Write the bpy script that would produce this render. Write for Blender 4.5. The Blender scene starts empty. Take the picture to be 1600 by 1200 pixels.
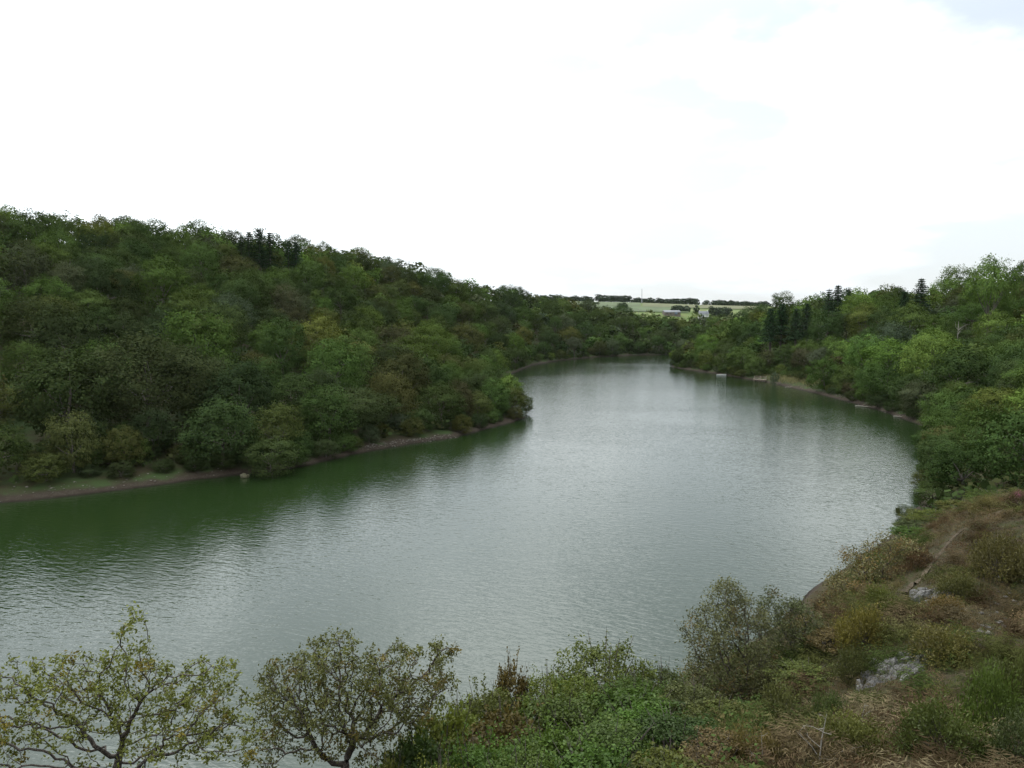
import bpy, math, random
import numpy as np
from mathutils import Vector

scene = bpy.context.scene
R_ = math.radians
# ------------------------------------------------------------------ camera
CAM = np.array([0.0, 0.0, 20.0])
FPX = 1150.0
PITCH = math.atan(100 / FPX)
cam_d = bpy.data.cameras.new('camera'); cam = bpy.data.objects.new('camera', cam_d)
scene.collection.objects.link(cam)
cam.location = CAM; cam.rotation_euler = (math.pi / 2 - PITCH, 0, 0)
cam_d.sensor_width = 36; cam_d.lens = FPX / 1600 * 36
cam_d.clip_start = 0.1; cam_d.clip_end = 20000
scene.camera = cam
# ------------------------------------------------------------------ world: high thin cloud with pale gaps
SUN_AZ, SUN_EL = R_(-48), R_(50)      # azimuth measured from +Y towards +X
SUN_DIR = (math.sin(SUN_AZ) * math.cos(SUN_EL), math.cos(SUN_AZ) * math.cos(SUN_EL), math.sin(SUN_EL))
world = bpy.data.worlds.new('World'); scene.world = world; world.use_nodes = True
nt = world.node_tree; nt.nodes.clear()
def N(nt, t, **kw):
    n = nt.nodes.new(t)
    for k, v in kw.items():
        if k.startswith('i_'):
            n.inputs[k[2:].replace('_', ' ')].default_value = v
        else:
            setattr(n, k, v)
    return n
def L(nt, a, ao, b, bi): nt.links.new(a.outputs[ao], b.inputs[bi])
def M(nt, op, a, b=None, clamp=False):
    n = nt.nodes.new('ShaderNodeMath'); n.operation = op; n.use_clamp = clamp
    for i, x in enumerate((a, b)):
        if x is None: continue
        if isinstance(x, (int, float)): n.inputs[i].default_value = x
        else: nt.links.new(x, n.inputs[i])
    return n.outputs[0]
def MIX(nt, f, a, b):
    n = nt.nodes.new('ShaderNodeMix'); n.data_type = 'RGBA'
    for s, x in ((n.inputs[0], f), (n.inputs[6], a), (n.inputs[7], b)):
        if isinstance(x, (int, float)): s.default_value = x
        elif isinstance(x, tuple): s.default_value = tuple(x) + ((1,) if len(x) == 3 else ())
        else: nt.links.new(x, s)
    return n.outputs[2]
def RAMP(nt, f, p0, p1, c0=0.0, c1=1.0):
    n = nt.nodes.new('ShaderNodeMapRange'); n.interpolation_type = 'SMOOTHSTEP'
    nt.links.new(f, n.inputs[0])
    for i, v in zip((1, 2, 3, 4), (p0, p1, c0, c1)): n.inputs[i].default_value = v
    return n.outputs[0]
tc = N(nt, 'ShaderNodeTexCoord')
sep = N(nt, 'ShaderNodeSeparateXYZ'); L(nt, tc, 'Generated', sep, 0)
zc = M(nt, 'MAXIMUM', sep.outputs[2], 0.0)
den = M(nt, 'ADD', zc, 0.22)
cmb = N(nt, 'ShaderNodeCombineXYZ')
nt.links.new(M(nt, 'DIVIDE', sep.outputs[0], den), cmb.inputs[0])
nt.links.new(M(nt, 'DIVIDE', sep.outputs[1], den), cmb.inputs[1])
cn = N(nt, 'ShaderNodeTexNoise', i_Scale=1.25, i_Detail=6.0, i_Roughness=0.52)
L(nt, cmb, 0, cn, 'Vector')
cloud = RAMP(nt, cn.outputs[0], 0.42, 0.60)
sky = N(nt, 'ShaderNodeTexSky', sky_type='NISHITA')
sky.sun_disc = False; sky.sun_elevation = SUN_EL; sky.sun_rotation = SUN_AZ
sky.altitude = 50; sky.air_density = 1.0; sky.dust_density = 1.0; sky.ozone_density = 1.0
skyv = N(nt, 'ShaderNodeVectorMath', operation='SCALE'); L(nt, sky, 0, skyv, 0); skyv.inputs['Scale'].default_value = 0.10
# the cloud sheet is brighter overhead than at the horizon, and brighter round the veiled sun
dot = N(nt, 'ShaderNodeVectorMath', operation='DOT_PRODUCT'); L(nt, tc, 'Generated', dot, 0); dot.inputs[1].default_value = SUN_DIR
glow = M(nt, 'POWER', M(nt, 'MAXIMUM', dot.outputs['Value'], 0.0), 3.5)
lum = M(nt, 'MULTIPLY', M(nt, 'ADD', M(nt, 'MULTIPLY', zc, 3.3), 0.92), M(nt, 'ADD', M(nt, 'MULTIPLY', glow, 1.3), 1.0))
clv = N(nt, 'ShaderNodeVectorMath', operation='SCALE'); clv.inputs[0].default_value = (.95, 1.0, 1.03); nt.links.new(lum, clv.inputs['Scale'])
gmin = M(nt, 'MAXIMUM', M(nt, 'SUBTRACT', 0.80, M(nt, 'MULTIPLY', zc, 1.42)), 0.345)
gapf = M(nt, 'ADD', gmin, M(nt, 'MULTIPLY', cloud, M(nt, 'SUBTRACT', 1.0, gmin)))
mixed = MIX(nt, gapf, skyv.outputs[0], clv.outputs[0])
bg = N(nt, 'ShaderNodeBackground', i_Strength=1.0); nt.links.new(mixed, bg.inputs[0])
wo = N(nt, 'ShaderNodeOutputWorld'); L(nt, bg, 0, wo, 0)
# ------------------------------------------------------------------ sun behind thin cloud
sun_d = bpy.data.lights.new('sun', 'SUN'); sun = bpy.data.objects.new('sun', sun_d)
scene.collection.objects.link(sun)
sun_d.energy = 1.5; sun_d.angle = R_(11); sun_d.color = (1.0, 0.95, 0.87)
sun.rotation_euler = Vector(SUN_DIR).to_track_quat('Z', 'Y').to_euler()
scene.view_settings.view_transform = 'Standard'; scene.view_settings.look = 'None'
scene.view_settings.exposure = 0.0; scene.view_settings.gamma = 1.0
scene.view_settings.use_curve_mapping = False
scene.cycles.use_denoising = True; scene.cycles.denoiser = 'OPENIMAGEDENOISE'; scene.cycles.denoising_input_passes = 'RGB_ALBEDO_NORMAL'; scene.cycles.denoising_prefilter = 'ACCURATE'
scene.cycles.max_bounces = 5; scene.cycles.diffuse_bounces = 3; scene.cycles.glossy_bounces = 2
scene.cycles.transmission_bounces = 4; scene.cycles.volume_bounces = 0

# ================================================================== helpers
rng = np.random.default_rng(7)
COL = scene.collection
cP, sP = math.cos(PITCH), math.sin(PITCH)
def ray(u, v):
    a = (u - 800) / FPX; b = (600 - v) / FPX
    return np.array([a, sP * b + cP, cP * b - sP])
def at(u, v, y):
    d = ray(u, v); return CAM + d * (y / d[1])
def on_level(u, v, z=0.0):
    d = ray(u, v); return CAM + d * ((z - CAM[2]) / d[2])
def project(p):
    q = np.atleast_2d(p) - CAM
    dep = q[:, 1] * cP - q[:, 2] * sP
    up = q[:, 1] * sP + q[:, 2] * cP
    return 800 + FPX * q[:, 0] / dep, 600 - FPX * up / dep, dep

class Geo:
    """collects vertices, tris/quads and per-face tints"""
    def __init__(s): s.v = []; s.f = []; s.n = 0; s.fi = []; s.t = []; s.m = []
    def add(s, verts, faces, tint=None, mat=0):
        verts = np.asarray(verts, np.float32); faces = np.asarray(faces, np.int64)
        s.v.append(verts); s.f.append((faces + s.n)); s.n += len(verts)
        k = len(faces)
        if tint is None: tint = np.ones((k, 3), np.float32)
        tint = np.asarray(tint, np.float32)
        if tint.ndim == 1: tint = np.repeat(tint[None], k, 0)
        s.t.append(tint); s.m.append(np.full(k, mat, np.int32))
    def mesh(s, name, mats, smooth=False):
        me = bpy.data.meshes.new(name)
        V = np.concatenate(s.v); me.vertices.add(len(V)); me.vertices.foreach_set('co', V.ravel())
        li = np.concatenate([f.ravel() for f in s.f]); tot = np.concatenate([np.full(len(f), f.shape[1], np.int64) for f in s.f])
        st = np.concatenate([[0], np.cumsum(tot)[:-1]])
        me.loops.add(len(li)); me.loops.foreach_set('vertex_index', li.astype(np.int32))
        me.polygons.add(len(tot)); me.polygons.foreach_set('loop_start', st.astype(np.int32)); me.polygons.foreach_set('loop_total', tot.astype(np.int32))
        me.polygons.foreach_set('material_index', np.concatenate(s.m))
        T = np.concatenate(s.t); T4 = np.ones((len(T), 4), np.float32); T4[:, :3] = T
        a = me.attributes.new('tint', 'FLOAT_COLOR', 'FACE'); a.data.foreach_set('color', T4.ravel())
        if smooth: me.polygons.foreach_set('use_smooth', np.ones(len(tot), bool))
        for m in (mats if isinstance(mats, (list, tuple)) else [mats]): me.materials.append(m)
        me.update(calc_edges=True); me.validate()
        return me
def link(name, me, parent=None, loc=None, rz=0.0, sc=None, color=None):
    o = bpy.data.objects.new(name, me); COL.objects.link(o)
    if parent is not None: o.parent = parent
    if loc is not None: o.location = [float(x) for x in loc]
    if rz: o.rotation_euler = (0, 0, rz)
    if sc is not None: o.scale = sc if hasattr(sc, '__len__') else (sc, sc, sc)
    if color is not None: o.color = (color[0], color[1], color[2], 1)
    return o
def thing(name, label, cat, loc=(0, 0, 0), rz=0.0, group=None, sc=None):
    return tag(link(name, None, loc=loc, rz=rz, sc=sc), label, cat, group)
def tag(o, label=None, cat=None, group=None, kind=None):
    if label: o['label'] = label
    if cat: o['category'] = cat
    if group: o['group'] = group
    if kind: o['kind'] = kind
    return o
def norm(a): return a / np.maximum(np.linalg.norm(a, axis=-1, keepdims=True), 1e-9)
def rdirs(n, r=rng): return norm(r.normal(size=(n, 3)))
def leaves(g, c, nrm, size, width, tint, r=rng, mat=0):
    """one pointed leaf-shaped quad per centre"""
    n = len(c)
    t = norm(np.cross(nrm, rdirs(n, r))); b = np.cross(nrm, t)
    s = (np.asarray(size) * np.ones(n))[:, None]; w = (np.asarray(width) * np.ones(n))[:, None]
    v = np.stack([c - t * s * .5, c + b * w * .5 - t * s * .06, c + t * s * .5, c - b * w * .5 - t * s * .06], 1).reshape(-1, 3)
    g.add(v, np.arange(4 * n).reshape(n, 4), tint, mat)
def tube(g, pts, rad, k=6, tint=(1, 1, 1), mat=0, cap=True):
    pts = np.asarray(pts, float); rad = np.asarray(rad, float) * np.ones(len(pts))
    tan = norm(np.gradient(pts, axis=0))
    ref = np.array([0.31, 0.2, 0.93]); ref = ref if abs(np.dot(tan.mean(0), ref)) < .9 else np.array([1., 0, 0])
    a = norm(np.cross(tan, ref)); b = np.cross(tan, a)
    th = np.arange(k) * 2 * math.pi / k
    ring = (a[:, None] * np.cos(th)[None, :, None] + b[:, None] * np.sin(th)[None, :, None]) * rad[:, None, None] + pts[:, None]
    m = len(pts); i = np.arange(m - 1)[:, None] * k; j = np.arange(k)[None]; j2 = (j + 1) % k
    f = np.stack([i + j, i + j2, i + k + j2, i + k + j], -1).reshape(-1, 4)
    g.add(ring.reshape(-1, 3), f, np.asarray(tint, float), mat)
def box(g, c, s, rz=0.0, tint=(1, 1, 1), mat=0):
    x, y, z = [q / 2 for q in s]
    v = np.array([(-x, -y, -z), (x, -y, -z), (x, y, -z), (-x, y, -z), (-x, -y, z), (x, -y, z), (x, y, z), (-x, y, z)])
    co, si = math.cos(rz), math.sin(rz)
    v = np.c_[v[:, 0] * co - v[:, 1] * si, v[:, 0] * si + v[:, 1] * co, v[:, 2]] + np.asarray(c)
    g.add(v, [(0, 3, 2, 1), (4, 5, 6, 7), (0, 1, 5, 4), (1, 2, 6, 5), (2, 3, 7, 6), (3, 0, 4, 7)], tint, mat)
# value noise in numpy
_perm = np.random.default_rng(3).random((256, 256))
def vnoise(x, y):
    xi = np.floor(x).astype(int); yi = np.floor(y).astype(int); fx = x - xi; fy = y - yi
    fx = fx * fx * (3 - 2 * fx); fy = fy * fy * (3 - 2 * fy)
    g = lambda a, b: _perm[a % 256, b % 256]
    return (g(xi, yi) * (1 - fx) + g(xi + 1, yi) * fx) * (1 - fy) + (g(xi, yi + 1) * (1 - fx) + g(xi + 1, yi + 1) * fx) * fy
def fbm(x, y, o=4):
    s = 0; a = .5
    for k in range(o): s = s + a * vnoise(x * 2 ** k + 17.3 * k, y * 2 ** k + 5.1 * k); a *= .5
    return s

# ================================================================== materials
def newmat(name):
    m = bpy.data.materials.new(name); m.use_nodes = True; m.node_tree.nodes.clear(); return m, m.node_tree
def out(nt, sh):
    o = N(nt, 'ShaderNodeOutputMaterial'); nt.links.new(sh, o.inputs[0]); return o
def leaf_mat(name, use_obj=True, gloss=0.05, trans=0.3):
    m, nt = newmat(name)
    at_ = N(nt, 'ShaderNodeAttribute', attribute_name='tint')
    col = at_.outputs['Color']
    if use_obj:
        oi = N(nt, 'ShaderNodeObjectInfo')
        mm = N(nt, 'ShaderNodeVectorMath', operation='MULTIPLY'); nt.links.new(col, mm.inputs[0]); nt.links.new(oi.outputs['Color'], mm.inputs[1]); col = mm.outputs[0]
    d = N(nt, 'ShaderNodeBsdfDiffuse'); nt.links.new(col, d.inputs[0])
    t = N(nt, 'ShaderNodeBsdfTranslucent')
    tcn = N(nt, 'ShaderNodeVectorMath', operation='MULTIPLY'); nt.links.new(col, tcn.inputs[0]); tcn.inputs[1].default_value = (1.05, 1.12, .7)
    nt.links.new(tcn.outputs[0], t.inputs[0])
    mx = N(nt, 'ShaderNodeMixShader', i_Fac=trans); L(nt, d, 0, mx, 1); L(nt, t, 0, mx, 2)
    sh = mx.outputs[0]
    if gloss:
        gl = N(nt, 'ShaderNodeBsdfGlossy', i_Roughness=.42); gl.inputs[0].default_value = (1, 1, 1, 1)
        m2 = N(nt, 'ShaderNodeMixShader', i_Fac=gloss); nt.links.new(sh, m2.inputs[1]); L(nt, gl, 0, m2, 2); sh = m2.outputs[0]
    out(nt, sh); return m
def surf_mat(name, col, rough=.85, var=.35, scale=6.0, use_tint=False, bump=0.0, spec=.3):
    m, nt = newmat(name)
    tc = N(nt, 'ShaderNodeTexCoord')
    n = N(nt, 'ShaderNodeTexNoise', i_Scale=scale, i_Detail=6.0, i_Roughness=.6); L(nt, tc, 'Object', n, 'Vector')
    lo = tuple(c * (1 - var) for c in col); hi = tuple(min(1, c * (1 + var)) for c in col)
    c = MIX(nt, RAMP(nt, n.outputs[0], .3, .7), lo, hi)
    if use_tint:
        at_ = N(nt, 'ShaderNodeAttribute', attribute_name='tint')
        mm = N(nt, 'ShaderNodeVectorMath', operation='MULTIPLY'); nt.links.new(c, mm.inputs[0]); nt.links.new(at_.outputs['Color'], mm.inputs[1]); c = mm.outputs[0]
    p = N(nt, 'ShaderNodeBsdfPrincipled', i_Roughness=rough); nt.links.new(c, p.inputs['Base Color'])
    p.inputs['Specular IOR Level'].default_value = spec
    if bump:
        b = N(nt, 'ShaderNodeBump', i_Strength=bump, i_Distance=.05); nt.links.new(n.outputs[0], b.inputs['Height']); L(nt, b, 0, p, 'Normal')
    out(nt, p.outputs[0]); return m
M_leaf = leaf_mat('leaf_foliage', True, 0, .16)
M_leafmass = leaf_mat('woodland_foliage', False, 0, .16)
M_leafnear = leaf_mat('near_leaf', True, .008, .28)
M_dry = leaf_mat('dry_fronds', False, 0, .2)
M_bark = surf_mat('bark', (.060, .050, .040), .9, .5, 9.0, bump=.5)
M_barkpale = surf_mat('pale_bark', (.19, .175, .15), .9, .45, 7.0, bump=.4)
M_barkfar = surf_mat('woodland_bark', (.07, .06, .05), .9, .4, 3.0)
M_lichen = surf_mat('oak_bark', (.055, .046, .037), .9, .6, 14.0, bump=.7)

# ================================================================== terrain
G = lambda u, v: on_level(u, v)[:2]
left_bank = [G(*p) for p in [(0, 785), (60, 780), (100, 776), (200, 764), (300, 750), (375, 742), (420, 738), (480, 727), (560, 708), (640, 694), (710, 684), (760, 670), (800, 660), (822, 652)]]
right_bank = [G(*p) for p in [(1047, 573), (1075, 578), (1130, 586), (1200, 598), (1270, 613), (1330, 629), (1390, 646), (1432, 662)]]
far_bank = [G(*p) for p in [(830, 571), (870, 564), (930, 558), (985, 555.5), (1040, 554)]]
lake = ([(-420, -20), (-60, 16), (-25, 22), (-12, 25.5), (-4, 32), (9, 39), (16, 45), (23, 54), (34, 65), (44, 78), (56, 98), (67, 117), (77, 134)]
        + [tuple(p) for p in right_bank[::-1]] + [(76, 340), (110, 362), (180, 392), (260, 400), (270, 430), (180, 436), (120, 432)]
        + [tuple(p) for p in far_bank[::-1]] + [(2, 285), (-6, 250), (-9, 210), (-5, 178)] + [tuple(p) for p in left_bank[::-1]]
        + [(-75, 70), (-110, 48), (-160, 40), (-420, 60)])
lake = np.array(lake, float)
def lake_dist(P):
    """signed distance to the shoreline, positive on land"""
    P = np.asarray(P, float); d = np.full(len(P), 1e9); ins = np.zeros(len(P), bool)
    for a, b in zip(lake, np.roll(lake, -1, 0)):
        e = b - a; t = np.clip(((P - a) @ e) / (e @ e), 0, 1)
        d = np.minimum(d, np.hypot(*(P - a - t[:, None] * e).T))
        c = ((a[1] > P[:, 1]) != (b[1] > P[:, 1]))
        if abs(e[1]) > 1e-9: ins ^= c & (P[:, 0] < e[0] * (P[:, 1] - a[1]) / e[1] + a[0])
    return np.where(ins, -d, d)
ctl = []
seg = np.concatenate([np.linspace(a, b, max(2, int(np.hypot(*(b - a)) / 10)), endpoint=False) for a, b in zip(lake, np.roll(lake, -1, 0))])
ctl += [(x, y, .3) for x, y in seg]
# ground on the hills: skyline pixel, depth, minus the trees that stand on it
for u, v, y, t in [(0, 334, 170, 11.5), (200, 350, 190, 11), (400, 381, 230, 10), (600, 411, 290, 9), (700, 435, 335, 8.5), (800, 462, 400, 8.5), (-300, 310, 140, 10),
                   (1600, 424, 205, 11), (1500, 444, 225, 10.5), (1400, 453, 255, 9), (1320, 460, 285, 9), (1210, 468, 330, 8.5), (1130, 508, 318, 8), (1090, 535, 318, 7),
                   (890, 474, 480, 9), (980, 490, 520, 9), (1060, 506, 560, 9), (940, 488, 640, 7), (1050, 500, 660, 7)]:
    p = at(u, v, y); ctl.append((p[0], p[1], p[2] - t))
for u, v, y in [(880, 478, 860), (1000, 484, 860), (1090, 508, 800), (1200, 486, 880), (800, 474, 950), (900, 471.5, 1000), (1000, 473.5, 1010), (1100, 477, 1010), (1190, 479, 1010)]:
    ctl.append(tuple(at(u, v, y)))
ctl += [tuple(at(1050, 492, 820)), tuple(at(1099, 494, 815)), (0, 1200, 42), (300, 1200, 40), (-400, 900, 48), (-300, 500, 46), (-250, 260, 46), (-120, 380, 42), (-350, 200, 44), (300, 300, 34), (420, 700, 42), (350, 150, 36), (200, 180, 31), (250, 520, 30), (700, 500, 45), (-800, 300, 48), (0, 3000, 30), (2500, 3000, 30), (-2500, 3000, 30), (2500, 0, 40), (-2500, 0, 40), (0, -600, 35)]
# the spur below the viewpoint and the slope round the camera
for u, v, y in [(1600, 778, 48), (1520, 815, 44), (1460, 852, 40), (1400, 912, 33), (1345, 960, 29), (1312, 1010, 26), (1380, 1055, 22), (1500, 950, 29), (1600, 905, 32), (1600, 1050, 21.5), (1450, 1100, 19.3),
                (1300, 1125, 19), (1200, 1145, 19), (1600, 1210, 13.8), (1400, 1215, 14.2), (1200, 1225, 14.6)]:
    ctl.append(tuple(at(u, v, y)))
ctl += [(0, 0, 18.3), (-6, -2, 18.0), (8, -1, 18.6), (0, 5, 15.4), (6, 6, 15.0), (0, 10, 11.9), (-8, 7, 11.8), (0, 15, 9.0), (0, 20, 6.9), (0, 26, 4.8), (0, 31, 2.4), (-9, 13, 7.3), (-20, 10, 7), (-10, 19, 3.8), (-24, 16, 3.0),
        (-30, 5, 13), (8, 28, 4.6), (14, 36, 3.6), (20, 42, 4.0), (10, 21, 7.2), (60, 72, 7.5), (50, 60, 6.0), (90, 80, 15), (72, 40, 13.5), (60, 20, 15), (35, 8, 15), (110, 112, 17), (28, 52, 4.0), (38, 62, 4.0), (20, -20, 20), (-40, -30, 20), (100, -20, 25), (75, 100, 7)]
ctl = np.array(ctl, float)
_c = 4.0
def _k(A, B): return np.sqrt(((A[:, None, :] - B[None]) ** 2).sum(-1) + _c * _c)
_K = _k(ctl[:, :2], ctl[:, :2]); _n = len(ctl)
_A = np.zeros((_n + 1, _n + 1)); _A[:_n, :_n] = _K - np.eye(_n) * 0.4; _A[_n, :_n] = 1; _A[:_n, _n] = 1
_w = np.linalg.solve(_A, np.r_[ctl[:, 2], 0])
def terrain(P):
    P = np.asarray(P, float); z = np.empty(len(P))
    for i in range(0, len(P), 20000):
        z[i:i + 20000] = _k(P[i:i + 20000], ctl[:, :2]) @ _w[:_n] + _w[_n]
    d = lake_dist(P); x, y = P[:, 0], P[:, 1]
    near = np.clip((75 - np.hypot(x - 12, y - 20)) / 30, 0, 1) * (y < 70)
    z = z + (fbm(x * .35, y * .35) - .47) * 1.1 * near * np.clip(d / 4, 0, 1) + (fbm(x * .05 + 9, y * .05) - .47) * np.where(y > 620, 0.0, 3.0) * np.clip(d / 25, 0, 1) * (1 - near)
    z = z + (fbm(x * 1.6, y * 1.6, 3) - .44) * .22 * near
    land = np.maximum(z, np.minimum(.04 + d * .10, .9))
    land = np.minimum(land, .02 + d * .9 + np.maximum(d - 1.5, 0) * 1.6)
    return np.where(d > 0, land, np.maximum(d * .35, -6))
def ground_z(x, y): return float(terrain(np.array([[x, y]]))[0])
def axis(parts): return np.unique(np.concatenate([np.arange(a, b, s) for a, b, s in parts]))
gx = axis([(-4000, -500, 250), (-500, -150, 14), (-150, -40, 4), (-40, 60, .8), (60, 160, 3.5), (160, 500, 10), (500, 4001, 250)])
gy = axis([(-600, -20, 40), (-20, 60, .8), (60, 200, 3), (200, 460, 5), (460, 1150, 15), (1150, 6001, 300)])
XX, YY = np.meshgrid(gx, gy); P2 = np.c_[XX.ravel(), YY.ravel()]
ZZ = terrain(P2)
nx_, ny_ = len(gx), len(gy)
ii = (np.arange(ny_ - 1)[:, None] * nx_ + np.arange(nx_ - 1)[None]).ravel()
g = Geo(); g.add(np.c_[P2, ZZ], np.stack([ii, ii + 1, ii + 1 + nx_, ii + nx_], 1))
# ground material: wet mud and shingle at the waterline, leaf litter and moss above, dry heath on the spur
m, nt = newmat('ground'); geo = N(nt, 'ShaderNodeNewGeometry'); sp = N(nt, 'ShaderNodeSeparateXYZ'); L(nt, geo, 'Position', sp, 0)
def noi(sc, det=5.0, ro=.6):
    n = N(nt, 'ShaderNodeTexNoise', i_Scale=sc, i_Detail=det, i_Roughness=ro); L(nt, geo, 'Position', n, 'Vector'); return n.outputs[0]
n1, n2, n3, n4 = noi(.25), noi(1.7), noi(9.0), noi(.07)
litter = MIX(nt, RAMP(nt, n1, .35, .65), (.030, .026, .014), (.030, .048, .016))
heath = MIX(nt, RAMP(nt, n2, .35, .65), (.036, .027, .017), (.024, .027, .011))
heath = MIX(nt, RAMP(nt, n3, .45, .75), heath, (.058, .045, .029))
fore = RAMP(nt, sp.outputs[1], 58.0, 70.0, 1.0, 0.0)
base = MIX(nt, fore, litter, heath)
farg = MIX(nt, RAMP(nt, n4, .4, .6), (.075, .105, .035), (.10, .115, .045))
base = MIX(nt, RAMP(nt, sp.outputs[1], 620.0, 720.0), base, farg)
shingle = MIX(nt, RAMP(nt, n3, .35, .7), (.021, .017, .012), (.056, .046, .035))
shingle = MIX(nt, RAMP(nt, n2, .4, .62), shingle, (.029, .022, .016))
hz = M(nt, 'ADD', sp.outputs[2], M(nt, 'MULTIPLY', M(nt, 'SUBTRACT', n1, .5), 1.2))
base = MIX(nt, RAMP(nt, hz, .35, .8, 1.0, 0.0), base, shingle)
wet = RAMP(nt, sp.outputs[2], .02, .22, .45, 1.0)
wv = N(nt, 'ShaderNodeVectorMath', operation='SCALE'); nt.links.new(base, wv.inputs[0]); nt.links.new(wet, wv.inputs['Scale'])
p = N(nt, 'ShaderNodeBsdfPrincipled', i_Roughness=.92); nt.links.new(wv.outputs[0], p.inputs['Base Color']); p.inputs['Specular IOR Level'].default_value = .06
b = N(nt, 'ShaderNodeBump', i_Strength=.6, i_Distance=.12); nt.links.new(n3, b.inputs['Height']); L(nt, b, 0, p, 'Normal')
out(nt, p.outputs[0]); M_ground = m
tag(link('ground', g.mesh('ground', M_ground, smooth=True)), 'wooded valley slopes and heath above the lake', kind='structure')

# ------------------------------------------------------------------ water
m, nt = newmat('lake_water'); geo = N(nt, 'ShaderNodeNewGeometry')
def wav(ang, sx, sy, sc, det, ro, dist=0.0):
    mp = N(nt, 'ShaderNodeMapping', vector_type='TEXTURE'); mp.inputs['Rotation'].default_value = (0, 0, R_(-ang)); mp.inputs['Scale'].default_value = (1 / sx, 1 / sy, 1)
    L(nt, geo, 'Position', mp, 0)
    n = N(nt, 'ShaderNodeTexNoise', i_Scale=sc, i_Detail=det, i_Roughness=ro, i_Distortion=dist); L(nt, mp, 0, n, 'Vector'); return n.outputs[0]
w1 = wav(19, .36, 1.0, 2.3, 2.0, .5, .5)
w2 = wav(10, .45, 1.0, 6.0, 2.0, .55, .4)
w3 = wav(34, .4, 1.0, 3.1, 1.0, .5, .3)
patch = wav(15, .5, 1.0, .028, 4.0, .6)
hgt = M(nt, 'ADD', M(nt, 'ADD', M(nt, 'MULTIPLY', w1, .60), M(nt, 'MULTIPLY', w2, .20)), M(nt, 'MULTIPLY', w3, .25))
hgt = M(nt, 'MULTIPLY', hgt, RAMP(nt, patch, .3, .7, .75, 1.2))
b = N(nt, 'ShaderNodeBump', i_Strength=1.0, i_Distance=.058); nt.links.new(hgt, b.inputs['Height'])
p = N(nt, 'ShaderNodeBsdfPrincipled', i_Roughness=.06, i_IOR=1.5); p.inputs['Base Color'].default_value = (.009, .0185, .005, 1)
L(nt, b, 0, p, 'Normal'); out(nt, p.outputs[0]); M_water = m
wx = axis([(-450, 901, 30)]); wy = axis([(-60, 900, 30)])
WX, WY = np.meshgrid(wx, wy); k = len(wx); ii = (np.arange(len(wy) - 1)[:, None] * k + np.arange(k - 1)[None]).ravel()
g = Geo(); g.add(np.c_[WX.ravel(), WY.ravel(), np.zeros(WX.size)], np.stack([ii, ii + 1, ii + 1 + k, ii + k], 1))
tag(link('lake_water', g.mesh('lake_water', M_water)), 'green rippled lake water between the wooded banks', kind='structure')

# ================================================================== broadleaf crowns and trunks
def make_crown(seed, Rc=5.0, zc=5.6, rz=3.6, skirt=False, lobes=11, cl=17, lv=26, leaf=.34, loose=0.0):
    r = np.random.default_rng(seed); C, T, Nn = [], [], []
    dirs = rdirs(lobes * 6, r); dirs = dirs[dirs[:, 2] > (-.75 if skirt else -.25)]
    keep = []
    for d in dirs:
        if all(np.dot(d, q) < .72 for q in keep): keep.append(d)
        if len(keep) >= lobes: break
    keep = np.array(keep); n = len(keep)
    rad = r.uniform(.34, .52, n) * Rc
    ctr = keep * np.array([Rc, Rc, rz]) * r.uniform(.46, .68, n)[:, None] * np.array([r.uniform(.85, 1.15), r.uniform(.85, 1.15), 1]) + np.array([0, 0, zc])
    ctr = np.vstack([ctr, [[0, 0, zc + .3 * rz]]]); rad = np.r_[rad, .5 * Rc]
    for i in range(len(ctr)):
        d = rdirs(cl * 2, r); o = norm(ctr[i] - np.array([0, 0, zc - 1.0])); d = d[d @ o > -.25][:cl]
        cc = ctr[i] + d * rad[i] * r.uniform(.80, 1.12, len(d))[:, None] * np.array([1, 1, .85])
        ok = np.ones(len(cc), bool)
        for j in range(len(ctr)):
            if j != i: ok &= np.linalg.norm((cc - ctr[j]) / rad[j], axis=1) > .78
        cc, d = cc[ok], d[ok]
        if not len(cc): continue
        lt = r.uniform(.85, 1.15)
        for c, q in zip(cc, d):
            k = max(6, int(lv * r.uniform(.6, 1.3))); sg = rad[i] * r.uniform(.15, .23) * (1 + loose)
            C.append(c + r.normal(size=(k, 3)) * sg * np.array([1, 1, .62])); Nn.append(norm(q * .85 + np.array([0, 0, .45]) + r.normal(size=(k, 3)) * .32))
            T.append(lt * r.uniform(.82, 1.2) * r.uniform(.88, 1.12, k))
    # the shell between the lobes, so that no bare core shows
    d = rdirs(cl * 5, r); d = d[d[:, 2] > (-.7 if skirt else -.3)][:cl * 3]
    for q in d:
        k = max(6, int(lv * r.uniform(.6, 1.2))); C.append(np.array([0, 0, zc]) + q * np.array([Rc, Rc, rz]) * r.uniform(.66, .84) + r.normal(size=(k, 3)) * Rc * .085); Nn.append(norm(q * .85 + np.array([0, 0, .45]) + r.normal(size=(k, 3)) * .32)); T.append(r.uniform(.8, 1.12) * r.uniform(.88, 1.12, k))
    C, Nn, T = np.vstack(C), np.vstack(Nn), np.concatenate(T)
    C[:, 2] = np.maximum(C[:, 2], .25 + .3 * r.random(len(C)))
    hue = r.normal(0, .035, len(C))
    tint = np.stack([T * (1 + hue), T, T * (1 - hue)], 1)
    return C, Nn, tint, leaf * r.uniform(.75, 1.3, len(C)), ctr
def crown_mesh(name, data, mat):
    C, Nn, tint, s, _ = data; g = Geo(); leaves(g, C, Nn, s, s * .62, tint); return g.mesh(name, mat)
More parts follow.
